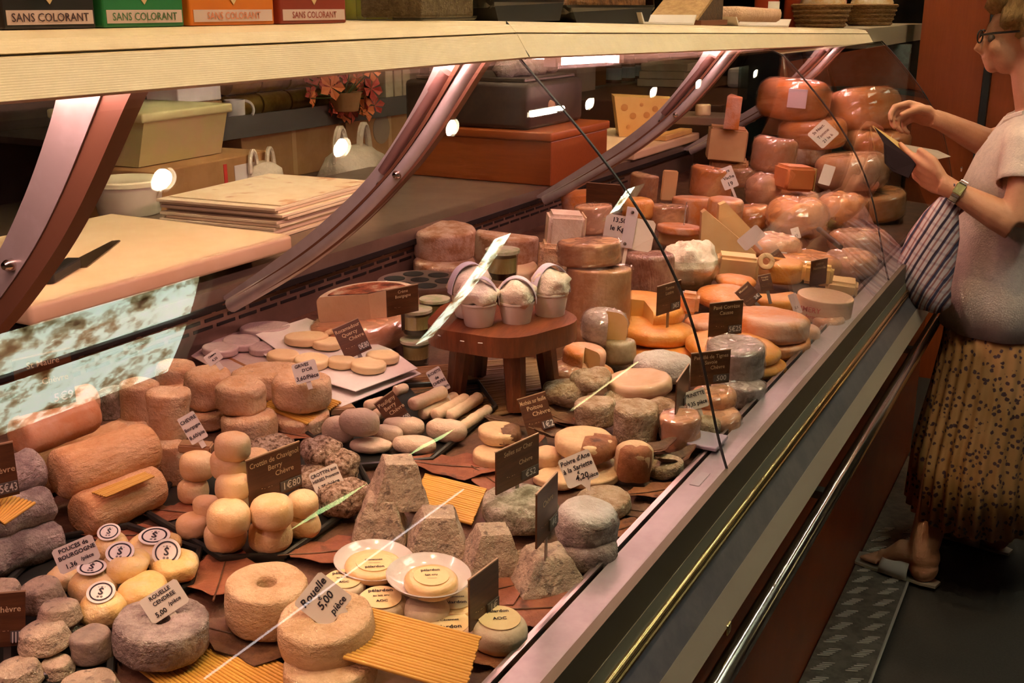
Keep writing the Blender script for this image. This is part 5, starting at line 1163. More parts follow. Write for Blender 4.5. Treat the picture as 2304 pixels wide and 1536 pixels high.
# grey shelf with goods
sh = empty('wall_shelf', (-2.85, 3.1, 1.20)); tag(sh, 'grey wall shelf with edge strip behind the counter', 'shelf')
MB().box(-.25, .24, -.85, 1.0, 0, .02).obj('shelf_board', WALLDK, sh); MB().box(.24, .25, -.85, 1.0, -.03, .045).obj('shelf_edge', M('grey_edge', (.11, .095, .075), rough=.5), sh)
GOLD = M('gold_foil', (.50, .30, .07), (.36, .20, .04), scale=14, rough=.28, metal=.8)
for i in range(10):
    r_ = .04; y = 3.05 + (i % 5) * .16; z = 1.221 + (i // 5) * .082
    o = MB().tube([(-.05, -.075, r_), (-.05, .075, r_)], r_, 16).obj('foil_roll', GOLD, smooth=50); o.location = (-2.68, y, z)
    tag(o, 'gold foil roll on the grey shelf, %s row, %s from the left' % (('lower', 'upper')[i // 5], ('first', 'second', 'third', 'fourth', 'fifth')[i % 5]), 'package', 'gold rolls on the shelf')
CREB = M('cream_pack', (.52, .42, .26), (.46, .36, .2), scale=10, rough=.6)
for i in range(3): bxx('tall_pack', 'cream upright pack on the grey shelf, %s by the pillar' % ('first', 'second', 'third')[i], 'package', -2.74, -2.66, 3.86 + i * .065, 3.915 + i * .065, 1.221, 1.37, CREB, .002, group='cream packs by the pillar')
bxx('white_pack', 'white block pack on the shelf above the yellow tub', 'package', -2.78, -2.64, 2.66, 2.86, 1.301, 1.40, PAPER, .004); bxx('brown_pack', 'brown paper pack under the white one on the shelf', 'package', -2.80, -2.62, 2.5, 2.84, 1.221, 1.30, CARDB, .004)
mg = empty('white_mug', (-2.64, 2.92, 1.221)); tag(mg, 'small white mug with round handle on the shelf', 'mug')
MB().lathe([(0, 0), (.03, 0), (.033, .004), (.036, .075), (.033, .075), (.03, .008), (0, .008)], 20).obj('mug_body', WHITEPAINT, mg, smooth=60); MB().tube([(.036 + .028 * math.sin(a), .0, .04 + .03 * math.cos(a)) for a in np.linspace(0, math.pi, 12)], .005, 6).obj('mug_handle', WHITEPAINT, mg, smooth=True, rot=(0, 0, .9))
# red flowers in a pot
fl = empty('flower_pot', (-2.56, 3.44, 1.221)); tag(fl, 'pot of red and orange flowers on the grey shelf', 'flowers')
MB().lathe([(0, 0), (.05, 0), (.065, .07), (.058, .07), (0, .06)], 18).obj('pot', CARDB, fl, smooth=50)
fm = [M('red_petal', (.48, .05, .03), (.55, .12, .06), scale=20, rough=.6), M('orange_petal', (.60, .16, .04), rough=.6)]
for i in range(34):
    a = random.uniform(0, 6.28); rr_ = random.uniform(.02, .24); z = random.uniform(-.02, .17); s_ = random.uniform(.022, .040)
    V = []; 
    b_ = MB()
    for k in range(5):
        t = 2 * math.pi * k / 5; b_.add([(0, 0, 0), (s_ * math.cos(t - .5), s_ * math.sin(t - .5), s_ * .35), (1.35 * s_ * math.cos(t), 1.35 * s_ * math.sin(t), s_ * .2), (s_ * math.cos(t + .5), s_ * math.sin(t + .5), s_ * .35)], [(0, 1, 2, 3)])
    o = b_.obj('blossom', fm[i % 3 == 0], fl); o.location = (.4 * rr_ * math.cos(a), rr_ * 1.2 * math.sin(a), z); o.rotation_euler = (random.uniform(-.6, .6), 1.2 + random.uniform(-.5, .5), 0)
    MB().tube([(0, 0, .05), tuple(o.location)], .0025, 4).obj('stem', M('stem_green', (.06, .09, .02)) if i == 0 else bpy.data.materials['stem_green'], fl)
# pillars
PALE = M('pale_pillar', (.34, .33, .22), (.31, .29, .19), scale=4, rough=.6)
tag(MB().box(-2.9, -2.62, 4.15, 4.42, 0, 2.9).obj('wall_pillar_pale', PALE), kind='structure')
tag(MB().box(-2.5, -2.34, 5.05, 5.28, 0, 2.9).obj('wall_pillar_rear', M('pinkish_pillar', (.42, .30, .22), (.38, .26, .19), scale=4, rough=.6)), kind='structure')
tag(MB().box(-2.85, -2.7, 6.05, 6.25, 0, 2.9).obj('wall_post_brown', M('brown_post', (.24, .075, .02), rough=.5)), kind='structure')
# wooden box with the dark scale on it
WB = wood('box_wood', (.30, .075, .014), (.24, .055, .010), 'x', 6, .4)
wbx = empty('wooden_box', (-1.60, 2.98, WT)); tag(wbx, 'reddish wooden box with overhanging top on the worktop', 'wooden box')
MB().box(-.24, .235, -.195, .20, 0, .125, .003).obj('box_body', WB, wbx); MB().box(-.25, .24, -.205, .21, .125, .15, .005).obj('box_top', WB, wbx, smooth=50)
SCM = M('scale_dark', (.035, .022, .016), (.05, .03, .02), scale=20, rough=.45)
scl = empty('shop_scale', (-1.63, 2.98, WT + .1515)); tag(scl, 'dark weighing scale with tall display on the wooden box', 'scale')
MB().box(-.23, .19, -.185, .18, 0, .13, .014).obj('scale_body', SCM, scl, smooth=50); MB().box(-.20, .17, -.17, .16, .13, .142, .004).obj('weighing_plate', STEEL_DK, scl)
MB().box(-.22, -.18, -.12, .14, .13, .33, .006).obj('display_column', SCM, scl); MB().box(-.18, -.175, -.06, .12, .20, .31).obj('display', M('display_grey', (.10, .08, .06), rough=.2), scl)
MB().lathe([(0, .012), (.012, .01), (.016, 0)], 14).obj('knob', M('knob_tan', (.4, .22, .14), rough=.4), scl, smooth=60, loc=(.19, -.05, .06), rot=(0, math.pi / 2, 0))
FOIL = M('crumpled_film', (.34, .30, .27), (.24, .20, .17), scale=30, bump=.01, rough=.25)
for i in range(6):
    o = wobble(MB().lathe([(0, 0), (.03, 0), (.04, .02), (.025, .045), (0, .05)], 14).obj('film_ball', FOIL, smooth=80), .012, 40, seed()); o.location = (-1.55 + .02 * (i % 2), 2.86 + i * .045, WT + .294); tag(o, 'crumpled clear film on the scale plate, %s from the left' % ('first', 'second', 'third', 'fourth', 'fifth', 'sixth')[i], 'film', 'crumpled films on the scale')
# second board with emmental
b2 = bxx('cutting_board', 'pale cutting board under the holed yellow cheese', 'cutting board', -1.80, -1.36, 3.40, 4.06, WT, WT + .03, BOARD, .006)
em = empty('emmental_piece', (-1.53, 3.86, WT + .031), (0, 0, YAW)); tag(em, 'big yellow cheese piece with round holes on the board', 'cheese')
EMM = M('emmental_paste', (.80, .52, .18), (.76, .46, .14), scale=8, rough=.45, sss=.1)
poly = [(-.06, 0), (.10, 0), (.16, .165), (-.12, .15)]
MB().ext([(-.078, 0), (.075, 0), (.118, .135), (-.10, .145)], 'y', -.06, .07).obj('cheese_body', EMM, em)
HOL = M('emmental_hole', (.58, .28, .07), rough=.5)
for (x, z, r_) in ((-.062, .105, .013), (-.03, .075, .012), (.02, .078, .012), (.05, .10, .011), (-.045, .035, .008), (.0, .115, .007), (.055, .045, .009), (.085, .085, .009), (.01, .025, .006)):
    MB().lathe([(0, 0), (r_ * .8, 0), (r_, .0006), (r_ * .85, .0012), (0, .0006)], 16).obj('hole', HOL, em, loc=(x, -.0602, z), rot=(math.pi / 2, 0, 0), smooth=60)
bxx('cheese_slab', 'flat yellow cheese slab right of the holed piece', 'cheese', -1.42, -1.37, 3.72, 4.0, WT + .031, WT + .05, EMM, .003)
disc('small cream cheese roll standing on the far board', (1565, 233, 1600, 262), PASTEW, Y=4.1, rd=.2, name='small_cheese')
bxx('cutting_board', 'far dark shelf board behind the narrow wedge', 'cutting board', -1.55, -1.2, 4.02, 4.25, WT + .06, WT + .09, M('greybrown', (.28, .20, .14), rough=.5), .004)
# jar shelves far behind
js = empty('jar_shelf', (-2.85, 6.7, 0)); tag(js, 'far shelves with small jars behind the brown post', 'shelf')
for z in (1.15, 1.38): MB().box(-.2, .2, -1.1, 1.6, z - .02, z).obj('shelf_board', M('shelf_olive', (.14, .12, .08), rough=.6) if z < 1.2 else bpy.data.materials['shelf_olive'], js)
JL = M('jar_label', (.50, .48, .44), rough=.5); JB = M('jar_dark', (.10, .05, .03), rough=.2)
k = 0
for z in (1.15, 1.38):
    for i in range(8):
        y = 5.75 + i * .22
        if 5.95 < y < 6.3: continue
        t = empty('small_jar', (-2.72, y, z)); tag(t, 'small pale-labelled jar on the %s far shelf, %s from the left' % (('lower', 'upper')[z > 1.2], ('first', 'second', 'third', 'fourth', 'fifth', 'sixth', 'seventh', 'eighth')[i]), 'jar', 'jars on the far shelves')
        MB().lathe([(0, 0), (.05, 0), (.05, .11), (.04, .12), (.042, .14), (0, .14)], 14).obj('jar_body', JB, t, smooth=50); MB().lathe([(.051, .02), (.0512, .02), (.0512, .09), (.051, .09), (.051, .02)], 14).obj('jar_label', JL, t)
# stack of pale packets on far bench
for i in range(3): bxx('packet', 'pale packet %s of the small stack behind the holed cheese' % ('lowest', 'middle', 'highest')[i], 'package', -2.2, -1.95, 5.5, 5.95, 1.201 + i * .04, 1.24 + i * .04, CREB, .004, rz=.05 * i, group='pale packets behind')
bxx('grey_bag_roll', 'white roll lying on the far dark bench under the canopy', 'package', -1.75, -1.55, 5.6, 6.2, 1.201, 1.30, PAPER, .02)
bxx('dark_bench', 'far reddish bench behind the wrapped pile', 'bench', -2.3, -1.45, 4.6, 6.6, 0, 1.2, M('far_bench', (.10, .035, .018), rough=.5), .005)
# red wood pillar at the right, with a black joint
tag(MB().box(-.735, -.475, 5.0, 5.3, 0, 2.08).obj('wall_pillar_red', REDPIL), kind='structure')
tag(MB().box(-.472, -.445, 4.98, 5.3, 0, 2.08).obj('trim_black_joint', BLACK), kind='structure')
tag(MB().box(-.443, -.15, 5.02, 5.3, 0, 2.08).obj('wall_panel_red', REDPIL), kind='structure')
# neighbouring case beyond the end
nc = empty('neighbour_case', (0, 0, 0)); tag(nc, 'dim neighbouring glass counter beyond the end of the case', 'display case')
MB().ext([(-.80, 1.455), (-1.2, 1.455), (-1.2, 1.525), (-.80, 1.525)], 'y', 4.2, 5.6).obj('canopy', M('dim_canopy', (.30, .24, .16), rough=.5), nc)
MB().box(-1.3, -.75, 4.2, 4.98, 0, .95).obj('counter_body', STEEL_DK, nc)
MB().box(-1.28, -1.27, 4.25, 4.92, .95, 1.455).obj('glass_back', thin_glass('dim_glass', tint=(.5, .6, .6)), nc)
MB().box(-1.44, -.76, 4.93, 4.96, .9, 1.45).obj('back_panel', M('greygreen_panel', (.16, .19, .16), (.10, .11, .09), scale=9, rough=.25), nc)
for i in range(3): MB().tube([(-.8 - .12 * i, 4.3, .97), (-1.05 - .08 * i, 4.6, 1.455)], .008, 6).obj('support', CHROME, nc)
# ================================================================== goods standing on the canopy
CZ = 1.5805
def CZf(y): return CZ - .0205 * max(0.0, y - 1.459)
def box_pack(label, x0, x1, colr, txtc, y_off=0):
    A, B = atX(x0, 55, -.86), atX(x1, 55, -.86); ya, yb = A[1] + .003, B[1] - .003; wd = yb - ya
    t = empty('drink_carton', (-.93, (ya + yb) / 2, CZ)); tag(t, label, 'carton')
    MB().box(-.07, .07, -wd / 2, wd / 2, 0, .17, .002).obj('box_body', colr, t)
    MB().box(.07, .0706, -wd * .46, wd * .47, .004, .0165).obj('text_band', M('pink_band', (.62, .44, .40), rough=.5) if 'pink_band' not in bpy.data.materials else bpy.data.materials['pink_band'], t)
    put_text('SANS COLORANT', t, txtc, (.0712, 0, .0098), .0105, maxw=wd * .84, rot=(0, 0, math.pi / 2))
    MB().ext([(-.026, .052), (0, .0215), (.026, .052), (0, .085)], 'x', .0702, .0708).obj('gold_diamond', M('gold_print', (.66, .44, .22), rough=.4) if 'gold_print' not in bpy.data.materials else bpy.data.materials['gold_print'], t)
    return t
box_pack('black Sans Colorant carton on the canopy, far left', 0, 222, M('pack_black', (.018, .010, .010), rough=.4), M('txt_dark', (.04, .015, .02)))
box_pack('green Sans Colorant carton on the canopy', 228, 420, M('pack_green', (.02, .16, .045), rough=.4), M('txt_green', (.05, .14, .05)))
box_pack('orange Sans Colorant carton on the canopy', 424, 622, M('pack_orange', (.62, .16, .015), rough=.4), M('txt_orange', (.62, .2, .1)))
box_pack('dark red Sans Colorant carton on the canopy', 627, 783, M('pack_red', (.24, .03, .015), rough=.4), M('txt_red', (.28, .04, .03)))
bxx('price_tag', 'small white price tag on the black carton', 'price tag', -.862, -.8555, .695, .715, CZ + .03, CZ + .05, CARD, .0005)
# yellow packs on a bracket shelf behind
ys = empty('bracket_shelf', (-2.75, 4.0, 1.55)); tag(ys, 'blue-grey bracket shelf with yellow packs behind the canopy', 'shelf')
MB().box(-.1, .12, -.36, .12, -.02, .0).obj('shelf_board', M('bluegrey', (.26, .28, .28), rough=.5), ys)
for i in range(3):
    o = wobble(MB().lathe([(0, 0), (.06, 0), (.075, .06), (.06, .14), (0, .15)], 16).obj('yellow_pack', M('yellow_wrap', (.62, .50, .06), (.5, .4, .05), scale=10, rough=.35, coat=.5) if i == 0 else bpy.data.materials['yellow_wrap'], smooth=80), .012, 14, seed())
    o.location = (-2.72, 3.72 + i * .15, 1.5505); tag(o, 'yellow wrapped pack on the blue-grey shelf, %s' % ('left', 'middle', 'right')[i], 'package', 'yellow packs on the shelf')
def canY(x): return atX(x, 48, -.9)[1]
# glass storage jar
ya, yb = canY(938), canY(1066)
gj = empty('storage_jar', (-.95, (ya + yb) / 2, CZ)); tag(gj, 'large square glass jar of brown crumbs on the canopy', 'jar')
MB().box(-.06, .06, -(yb - ya) / 2, (yb - ya) / 2, 0, .18, .006).obj('jar_glass', GJ, gj); MB().box(-.054, .054, -(yb - ya) / 2 + .006, (yb - ya) / 2 - .006, .004, .16, .004).obj('brown_crumbs', M('crumbs', (.24, .16, .08), (.16, .10, .05), scale=80, bump=.006, rough=.8), gj)
# dark plastic trays of pastries in crackling film
def film_tray(label, x0, x1, h, dy=0, mat=None):
    ya, yb = canY(x0), canY(x1); t = empty('pastry_tray', (-.97, (ya + yb) / 2, CZf((ya + yb) / 2) + .001)); tag(t, label, 'tray'); L_ = (yb - ya) / 2
    MB().ext([(-L_ * .86, 0), (L_ * .86, 0), (L_, h * .8), (-L_, h * .8)], 'x', -.10, .10).obj('tray_body', BLACK, t)
    p = MB().box(-.09, .09, -L_ * .93, L_ * .93, h * .5, h * 1.15, .008).obj('pastry', mat or M('pastry', (.42, .17, .05), (.16, .06, .02), scale=40, bump=.006, rough=.5), t); wobble(p, .006, 40, seed())
    f_ = MB().box(-.102, .102, -L_ * 1.06, L_ * 1.08, h * .45, h * 1.3, .01).obj('cling_film', thin_glass('crackle_film_%d' % x0, tint=(.95, .93, .9), ior=2.0, rough=.15), t); wobble(f_, .007, 45, seed())
film_tray('dark film-covered pastry tray nearest the glass jar', 1072, 1235, .045)
film_tray('dark film-covered pastry tray with long rounded side', 1250, 1440, .042)
def white_tray(label, x0, x1):
    ya, yb = canY(x0), canY(x1); t = empty('foam_tray', (-.93, (ya + yb) / 2, CZf((ya + yb) / 2) + .001), (-.0205, 0, 0)); tag(t, label, 'tray'); L_ = (yb - ya) / 2
    MB().ext([(-L_ * .9, 0), (L_ * .9, 0), (L_, .022), (L_ * .97, .022), (L_ * .87, .004), (-L_ * .87, .004), (-L_ * .97, .022), (-L_, .022)], 'x', -.08, .07).obj('tray_body', M('foam', (.66, .58, .52), rough=.5) if 'foam' not in bpy.data.materials else bpy.data.materials['foam'], t); return t
white_tray('pale foam tray left of the dark cake wedge', 1400, 1530)
cw = empty('cake_wedge', (-.93, canY(1572), CZf(canY(1572)) + .001)); tag(cw, 'dark cake wedge with light crust on a small tray', 'cake')
MB().box(-.07, .07, -.10, .10, 0, .012).obj('cake_tray', M('cake_tray', (.16, .05, .02), rough=.5), cw); MB().ext([(-.09, .012), (.09, .012), (.09, .06), (.05, .075)], 'x', -.06, .06).obj('cake', M('cake_dark', (.06, .03, .015), (.10, .05, .02), scale=60, bump=.004, rough=.8), cw)
MB().ext([(-.092, .012), (.05, .076), (.05, .084), (-.105, .014)], 'x', -.06, .06).obj('crust', M('crust', (.46, .28, .12), (.36, .2, .08), scale=60, bump=.004, rough=.8), cw)
wt2 = white_tray('pale foam tray with cream crumble in film', 1620, 1750)
cr = MB().box(-.06, .06, -.2, .2, .015, .05, .012).obj('crumble', M('crumble', (.80, .52, .34), (.72, .42, .26), scale=70, bump=.008, rough=.8), wt2, smooth=60); wobble(cr, .008, 30, seed())
GLID = M('gold_lid', (.62, .44, .14), rough=.3, metal=.9); JAM = M('jam', (.24, .03, .012), rough=.15)
for i, (x0, x1) in enumerate(((1712, 1770), (1778, 1830))):
    ya, yb = atX(x0, 55, -1.05)[1], atX(x1, 55, -1.05)[1]; r_ = .042; t = empty('jam_jar', (-1.08, (ya + yb) / 2, CZf((ya + yb) / 2) + .001)); tag(t, 'red jam jar with gold lid and cream label, %s' % ('left one', 'right one')[i], 'jar', 'jam jars on the canopy')
    MB().lathe([(0, 0), (r_, 0), (r_, .10), (r_ * .9, .115), (0, .115)], 20).obj('jar_body', JAM, t, smooth=50); MB().lathe([(r_ * .95, .115), (r_ * .95, .14), (0, .142), (0, .115)], 20).obj('lid', GLID, t, smooth=50); MB().lathe([(r_ * 1.005, .02), (r_ * 1.01, .02), (r_ * 1.01, .085), (r_ * 1.005, .085), (r_ * 1.005, .02)], 20, a0=-1.2, a1=.9).obj('label', CARD, t)
rp = bxx('red_pack', 'red and white printed pack between jam jars and basket', 'package', -1.16, -1.04, atX(1850, 55, -1.1)[1], atX(1850, 55, -1.1)[1] + .16, CZf(4.0), CZf(4.0) + .15, M('red_pack', (.34, .03, .02), rough=.4), .002); MB().box(.06, .061, -.12, .03, .03, .12).obj('white_print', CARD, rp); MB().box(.0612, .0616, -.09, 0, .03, .06).obj('green_print', M('green_leaf_print', (.12, .25, .04)), rp)
WICK = M('wicker', (.40, .20, .06), (.22, .10, .03), scale=60, bump=.006, bscale=70, rough=.6, stretch=(1, 1, 3))
def basket(label, xc, Y, r_, wrap=True, z=CZ, X=-.98):
    t = empty('gift_basket', (X, Y, z)); tag(t, label, 'basket')
    b_ = MB()
    MB().lathe([(0, 0), (r_ * .85, 0), (r_ * 1.05, .075), (r_ * 1.1, .08), (r_ * 1.02, .084), (r_ * .8, .008), (0, .008)], 28).obj('basket_body', WICK, t, smooth=50)
    for k in range(5): MB().tube([(r_ * (.87 + .045 * k) * math.cos(a), r_ * (.87 + .045 * k) * math.sin(a), .008 + k * .017) for a in np.linspace(0, 6.2832, 29)], .005, 5).obj('weave_ring', WICK, t, smooth=True)
    g_ = MB().lathe([(0, .02), (r_ * .8, .03), (r_ * .85, .09), (r_ * .5, .16), (0, .2)], 22).obj('wrapped_goods', M('goods_' + label[:4], (.66, .36, .12), (.80, .62, .40), scale=14, rough=.35, coat=1, wrinkle=.01), t, smooth=80); wobble(g_, .02, 16, seed()); return t
basket('wicker gift basket in film at the canopy end', 1950, 4.24, .10, z=1.5265)
basket('second wicker gift basket half behind the red pillar', 2060, 4.85, .10, z=1.5265, X=-.92)
bxx('red_box', 'dark red gift box between the two baskets', 'package', -1.15, -1.02, 4.4, 4.7, 1.5265, 1.68, M('dkred', (.22, .012, .015), rough=.4), .003)
# ================================================================== the woman at the counter
def pY(x, y, Y): return Vector(atY(x, y, Y))
SKIN = M('skin', (.52, .24, .13), (.46, .20, .105), scale=9, bump=.0006, bscale=120, rough=.5, sss=.15)
BLOUSE = M('white_blouse', (.64, .51, .43), (.56, .44, .38), scale=60, bump=.002, bscale=110, rough=.85)
HAIR = M('blond_hair', (.34, .19, .06), (.22, .115, .035), scale=30, bump=.006, bscale=40, rough=.55, stretch=(3, 3, 1))
woman = empty('person', (-.17, 3.25, 0)); tag(woman, 'person in white blouse and patterned pleated skirt looking into a wallet', 'person')
WO = Vector((-.17, 3.25, 0))
def loc(P): return Vector(P) - WO
body = MB()
def limb(pts, rad, n=14): body.tube([loc(p) for p in pts], rad, n)
def ball(c, rx, ry, rz, n=18):
    V = []; c = loc(c); m = 12
    prof = [(math.sin(math.pi * k / m), -math.cos(math.pi * k / m)) for k in range(m + 1)]
    b2 = MB().lathe(prof, n); body.add([(c.x + v[0] * rx, c.y + v[1] * ry, c.z + v[2] * rz) for v in b2.V], b2.F)
HY = 3.24
eye = pY(2216, 80, HY); chin = pY(2240, 150, HY); nose = pY(2204, 106, HY)
hc = Vector((nose.x + .105, HY, eye.z + .012))
ball(hc + Vector((.012, 0, .022)), .092, .073, .098); ball(hc + Vector((-.034, 0, -.040)), .050, .052, .070)      # skull, face
ball((chin.x + .022, HY, chin.z + .018), .022, .026, .020); limb([(nose.x + .020, HY, eye.z + .008), (nose.x + .006, HY, nose.z + .016), (nose.x - .003, HY, nose.z - .002), (nose.x + .016, HY, nose.z - .012)], [.010, .011, .0135, .013])
for s_ in (-1, 1): ball((eye.x + .036, HY + s_ * .030, eye.z - .028), .022, .022, .024); ball((hc.x + .012, HY + s_ * .070, eye.z - .010), .016, .008, .027)   # cheeks, ears
ball((nose.x + .018, HY, nose.z - .027), .011, .020, .006); ball((nose.x + .022, HY, nose.z - .037), .011, .018, .006)          # lips
ball((nose.x + .050, HY, eye.z + .035), .03, .05, .03)
ball((nose.x + .040, HY, nose.z - .008), .030, .034, .050); ball((nose.x + .042, HY, eye.z + .016), .030, .044, .030); ball((nose.x + .038, HY, nose.z - .040), .022, .028, .026)   # mid-face, brow, upper jaw
neck0 = Vector((hc.x + .05, HY, 1.33)); limb([(hc.x + .02, HY, hc.z - .05), (hc.x + .032, HY, hc.z - .12), neck0 + Vector((.01, 0, 0)), neck0 + Vector((.02, 0, -.06))], [.052, .050, .056, .075])
tx = neck0.x + .015
for (x, z, a, b_, h_) in ((tx, 1.22, .105, .155, .14), (tx - .02, 1.08, .115, .15, .14), (tx - .03, .92, .125, .165, .13), (tx - .02, .82, .125, .175, .10)): ball((x, HY, z), a, b_, h_)
LSH = Vector((tx, HY - .17, 1.27)); RSH = Vector((tx, HY + .16, 1.27))
LEL = pY(2285, 505, 3.0); LWR = pY(2145, 428, 3.0); LHD = pY(2085, 392, 3.02)
REL = pY(2225, 325, 3.42); RWR = pY(2118, 272, 3.32); RHD = pY(2070, 256, 3.3)
limb([LSH, LSH.lerp(LEL, .5) + Vector((.01, 0, 0)), LEL], [.056, .050, .042]); limb([LEL, LEL.lerp(LWR, .3), LEL.lerp(LWR, .7), LWR, LWR.lerp(LHD, .4)], [.043, .041, .032, .026, .026])
limb([RSH, RSH.lerp(REL, .5), REL], [.054, .048, .042]); limb([REL, REL.lerp(RWR, .35), RWR, RWR.lerp(RHD, .4)], [.042, .038, .027, .026])
def hand(wrist, fwd, side, palm, s=1.0, curls=(.5, .5, .5, .5), thumb=(.5, .3), th_len=1.0, spread=.010):
    """palm on the forearm's end, four unequal fingers bending about the side axis towards the palm, thumb off the side"""
    fwd, side, palm = fwd.normalized(), side.normalized(), palm.normalized()
    for i in range(4):
        o = side * (i - 1.5) * .0185 * s
        limb([wrist + o * .55, wrist + fwd * .045 * s + o * .95, wrist + fwd * .082 * s + o], [.014 * s, .014 * s, .0115 * s], 10)
        k = wrist + fwd * (.084 - .004 * abs(i - 1.2)) * s + o; a = 0; d = (fwd + side * (i - 1.5) * spread * 6).normalized(); ln = [(.040, .026, .021), (.045, .029, .022), (.042, .027, .021), (.033, .021, .018)][i]
        pts = [k]; ang = 0
        for j, L_ in enumerate(ln):
            ang += curls[i] * (.9, 1.1, .7)[j]; dd = d * math.cos(ang) + palm * math.sin(ang); pts.append(pts[-1] + dd * L_ * s)
        limb(pts, [.0105 * s, .0095 * s, .0085 * s, .0065 * s], 10); 
    b0 = wrist + fwd * .022 * s - side * .026 * s; d = (fwd * .62 - side * .72 + palm * thumb[0]).normalized(); p1 = b0 + d * .036 * s; d2 = (fwd * .9 - side * .15 + palm * thumb[1]).normalized(); p2 = p1 + d2 * .032 * s * th_len; p3 = p2 + (d2 + fwd * .3 + palm * thumb[1] * .5).normalized() * .024 * s
    limb([wrist + fwd * .01 * s - side * .01 * s, b0, p1, p2, p3], [.016 * s, .016 * s, .0125 * s, .0105 * s, .0075 * s], 10)
fl_ = (LHD - LWR); hand(LWR + fl_.normalized() * .02, fl_ + Vector((0, .01, -.005)), Vector((.15, .25, -1)), Vector((0, 1, .2)), 1.0, (.25, .45, .55, .6), (.35, .2))
fr_ = (RHD - RWR); hand(RWR + fr_.normalized() * .012, fr_ + Vector((0, 0, .0)), Vector((.2, .55, -.7)), Vector((-.2, -.55, -.75)), .98, (.75, .9, 1.0, 1.05), (.75, .9))
# legs, feet
LF_h = Vector(atZ(2098, 1288, .05)); LF_t = Vector(atZ(1950, 1240, .045)); RF_h = Vector(atZ(2262, 1216, .05))
LF_t.x = max(LF_t.x, -.445)
fdir = (LF_t - LF_h).normalized(); RF_t = RF_h + fdir * .20
for (hl, te, hipy) in ((LF_h, LF_t, HY - .08), (RF_h, RF_t, HY + .08)):
    an = hl + fdir * .035 + Vector((0, 0, .065)); kn_ = Vector((an.x + .045, (hipy + an.y) / 2, .48))
    limb([(tx - .01, hipy, .88), kn_, kn_.lerp(an, .35), kn_.lerp(an, .75), an], [.088, .058, .060, .045, .042]); 
    limb([hl + Vector((0, 0, .0)) + fdir * .012, an + Vector((0, 0, -.02)), an.lerp(te, .35) + Vector((0, 0, -.005)), te - fdir * .06 + Vector((0, 0, .0)), te - fdir * .03], [.030, .042, .037, .030, .020])
    hb_ = hl + fdir * .028; ball((hb_.x, hb_.y, .058), .042, .037, .045); ball((hb_.x, hb_.y, .090), .043, .038, .05); ball((an.x, an.y, an.z - .01), .044, .042, .05)
    sd = fdir.cross(Vector((0, 0, 1)))
    for i in range(5):
        q = te - fdir * .04 + sd * (i - 2) * .014 + Vector((0, 0, -.008)); limb([q, q + fdir * (.045 - .005 * i), q + fdir * (.056 - .006 * i) + Vector((0, 0, -.004))], [.010, .009, .006], 8)
bo = body.obj('body', SKIN, woman, smooth=True)
rm = bo.modifiers.new('skin', 'REMESH'); rm.mode = 'VOXEL'; rm.voxel_size = .004; rm.use_smooth_shade = True
sm_ = bo.modifiers.new('soft', 'SMOOTH'); sm_.factor = .5; sm_.iterations = 4
bpy.context.view_layer.update(); dg = bpy.context.evaluated_depsgraph_get(); nm = bpy.data.meshes.new_from_object(bo.evaluated_get(dg)); bo.modifiers.clear(); bo.data = nm; nm.shade_smooth()
# clothing -------------------------------------------------------------------
def loft(name, secs, mat, n=56, pleat=0, parent=woman, pn=26, amp=None):
    V = []
    for i, (c, rx, ry) in enumerate(secs):
        am = (amp[i] if amp else 0)
        for k in range(n):
            a = 2 * math.pi * k / n; f = 1 + am * math.cos(pn * a + .6 * math.sin(3 * a)); V.append((c[0] + rx * f * math.cos(a), c[1] + ry * f * math.sin(a), c[2]))
    m = len(secs); Fc = [(i * n + k, i * n + (k + 1) % n, (i + 1) * n + (k + 1) % n, (i + 1) * n + k) for i in range(m - 1) for k in range(n)]
    o = MB().add([loc(v) for v in V], Fc).obj(name, mat, parent, smooth=80); so_ = o.modifiers.new('thick', 'SOLIDIFY'); so_.thickness = .003; return o
hemX = pY(2086, 715, 3.1).x
B = [((tx + .01, HY, 1.345), .058, .075), ((tx + .012, HY, 1.325), .085, .13), ((tx + .005, HY, 1.29), .110, .185), ((tx - .012, HY, 1.22), .135, .185), ((tx - .030, HY, 1.14), .145, .178), ((tx - .035, HY, 1.05), .140, .172), ((tx - .035, HY, .95), .150, .182), ((tx - .030, HY, .86), .158, .20), ((tx - .022, HY, .755), .166, .212)]
bl = loft('blouse', B, BLOUSE, 60, amp=[0, 0, .005, .012, .015, .015, .015, .018, .02], pn=9)
def sleeve(a, b_, r0, r1):
    mb = MB(); a, b_ = Vector(a), Vector(b_); pts = [a + (b_ - a) * t for t in (0, .3, .6, .9, 1.0)]; mb.tube([loc(p) for p in pts], [r0, r0, (r0 + r1) / 2, r1, r1 * 1.02], 20, cap=False); o = mb.obj('sleeve', BLOUSE, bl, smooth=True); so_ = o.modifiers.new('thick', 'SOLIDIFY'); so_.thickness = .003; return o
sleeve(LSH + Vector((0, .03, .02)), LSH.lerp(LEL, .52), .075, .066); sleeve(RSH + Vector((0, -.03, .02)), RSH.lerp(REL, .5), .075, .064)
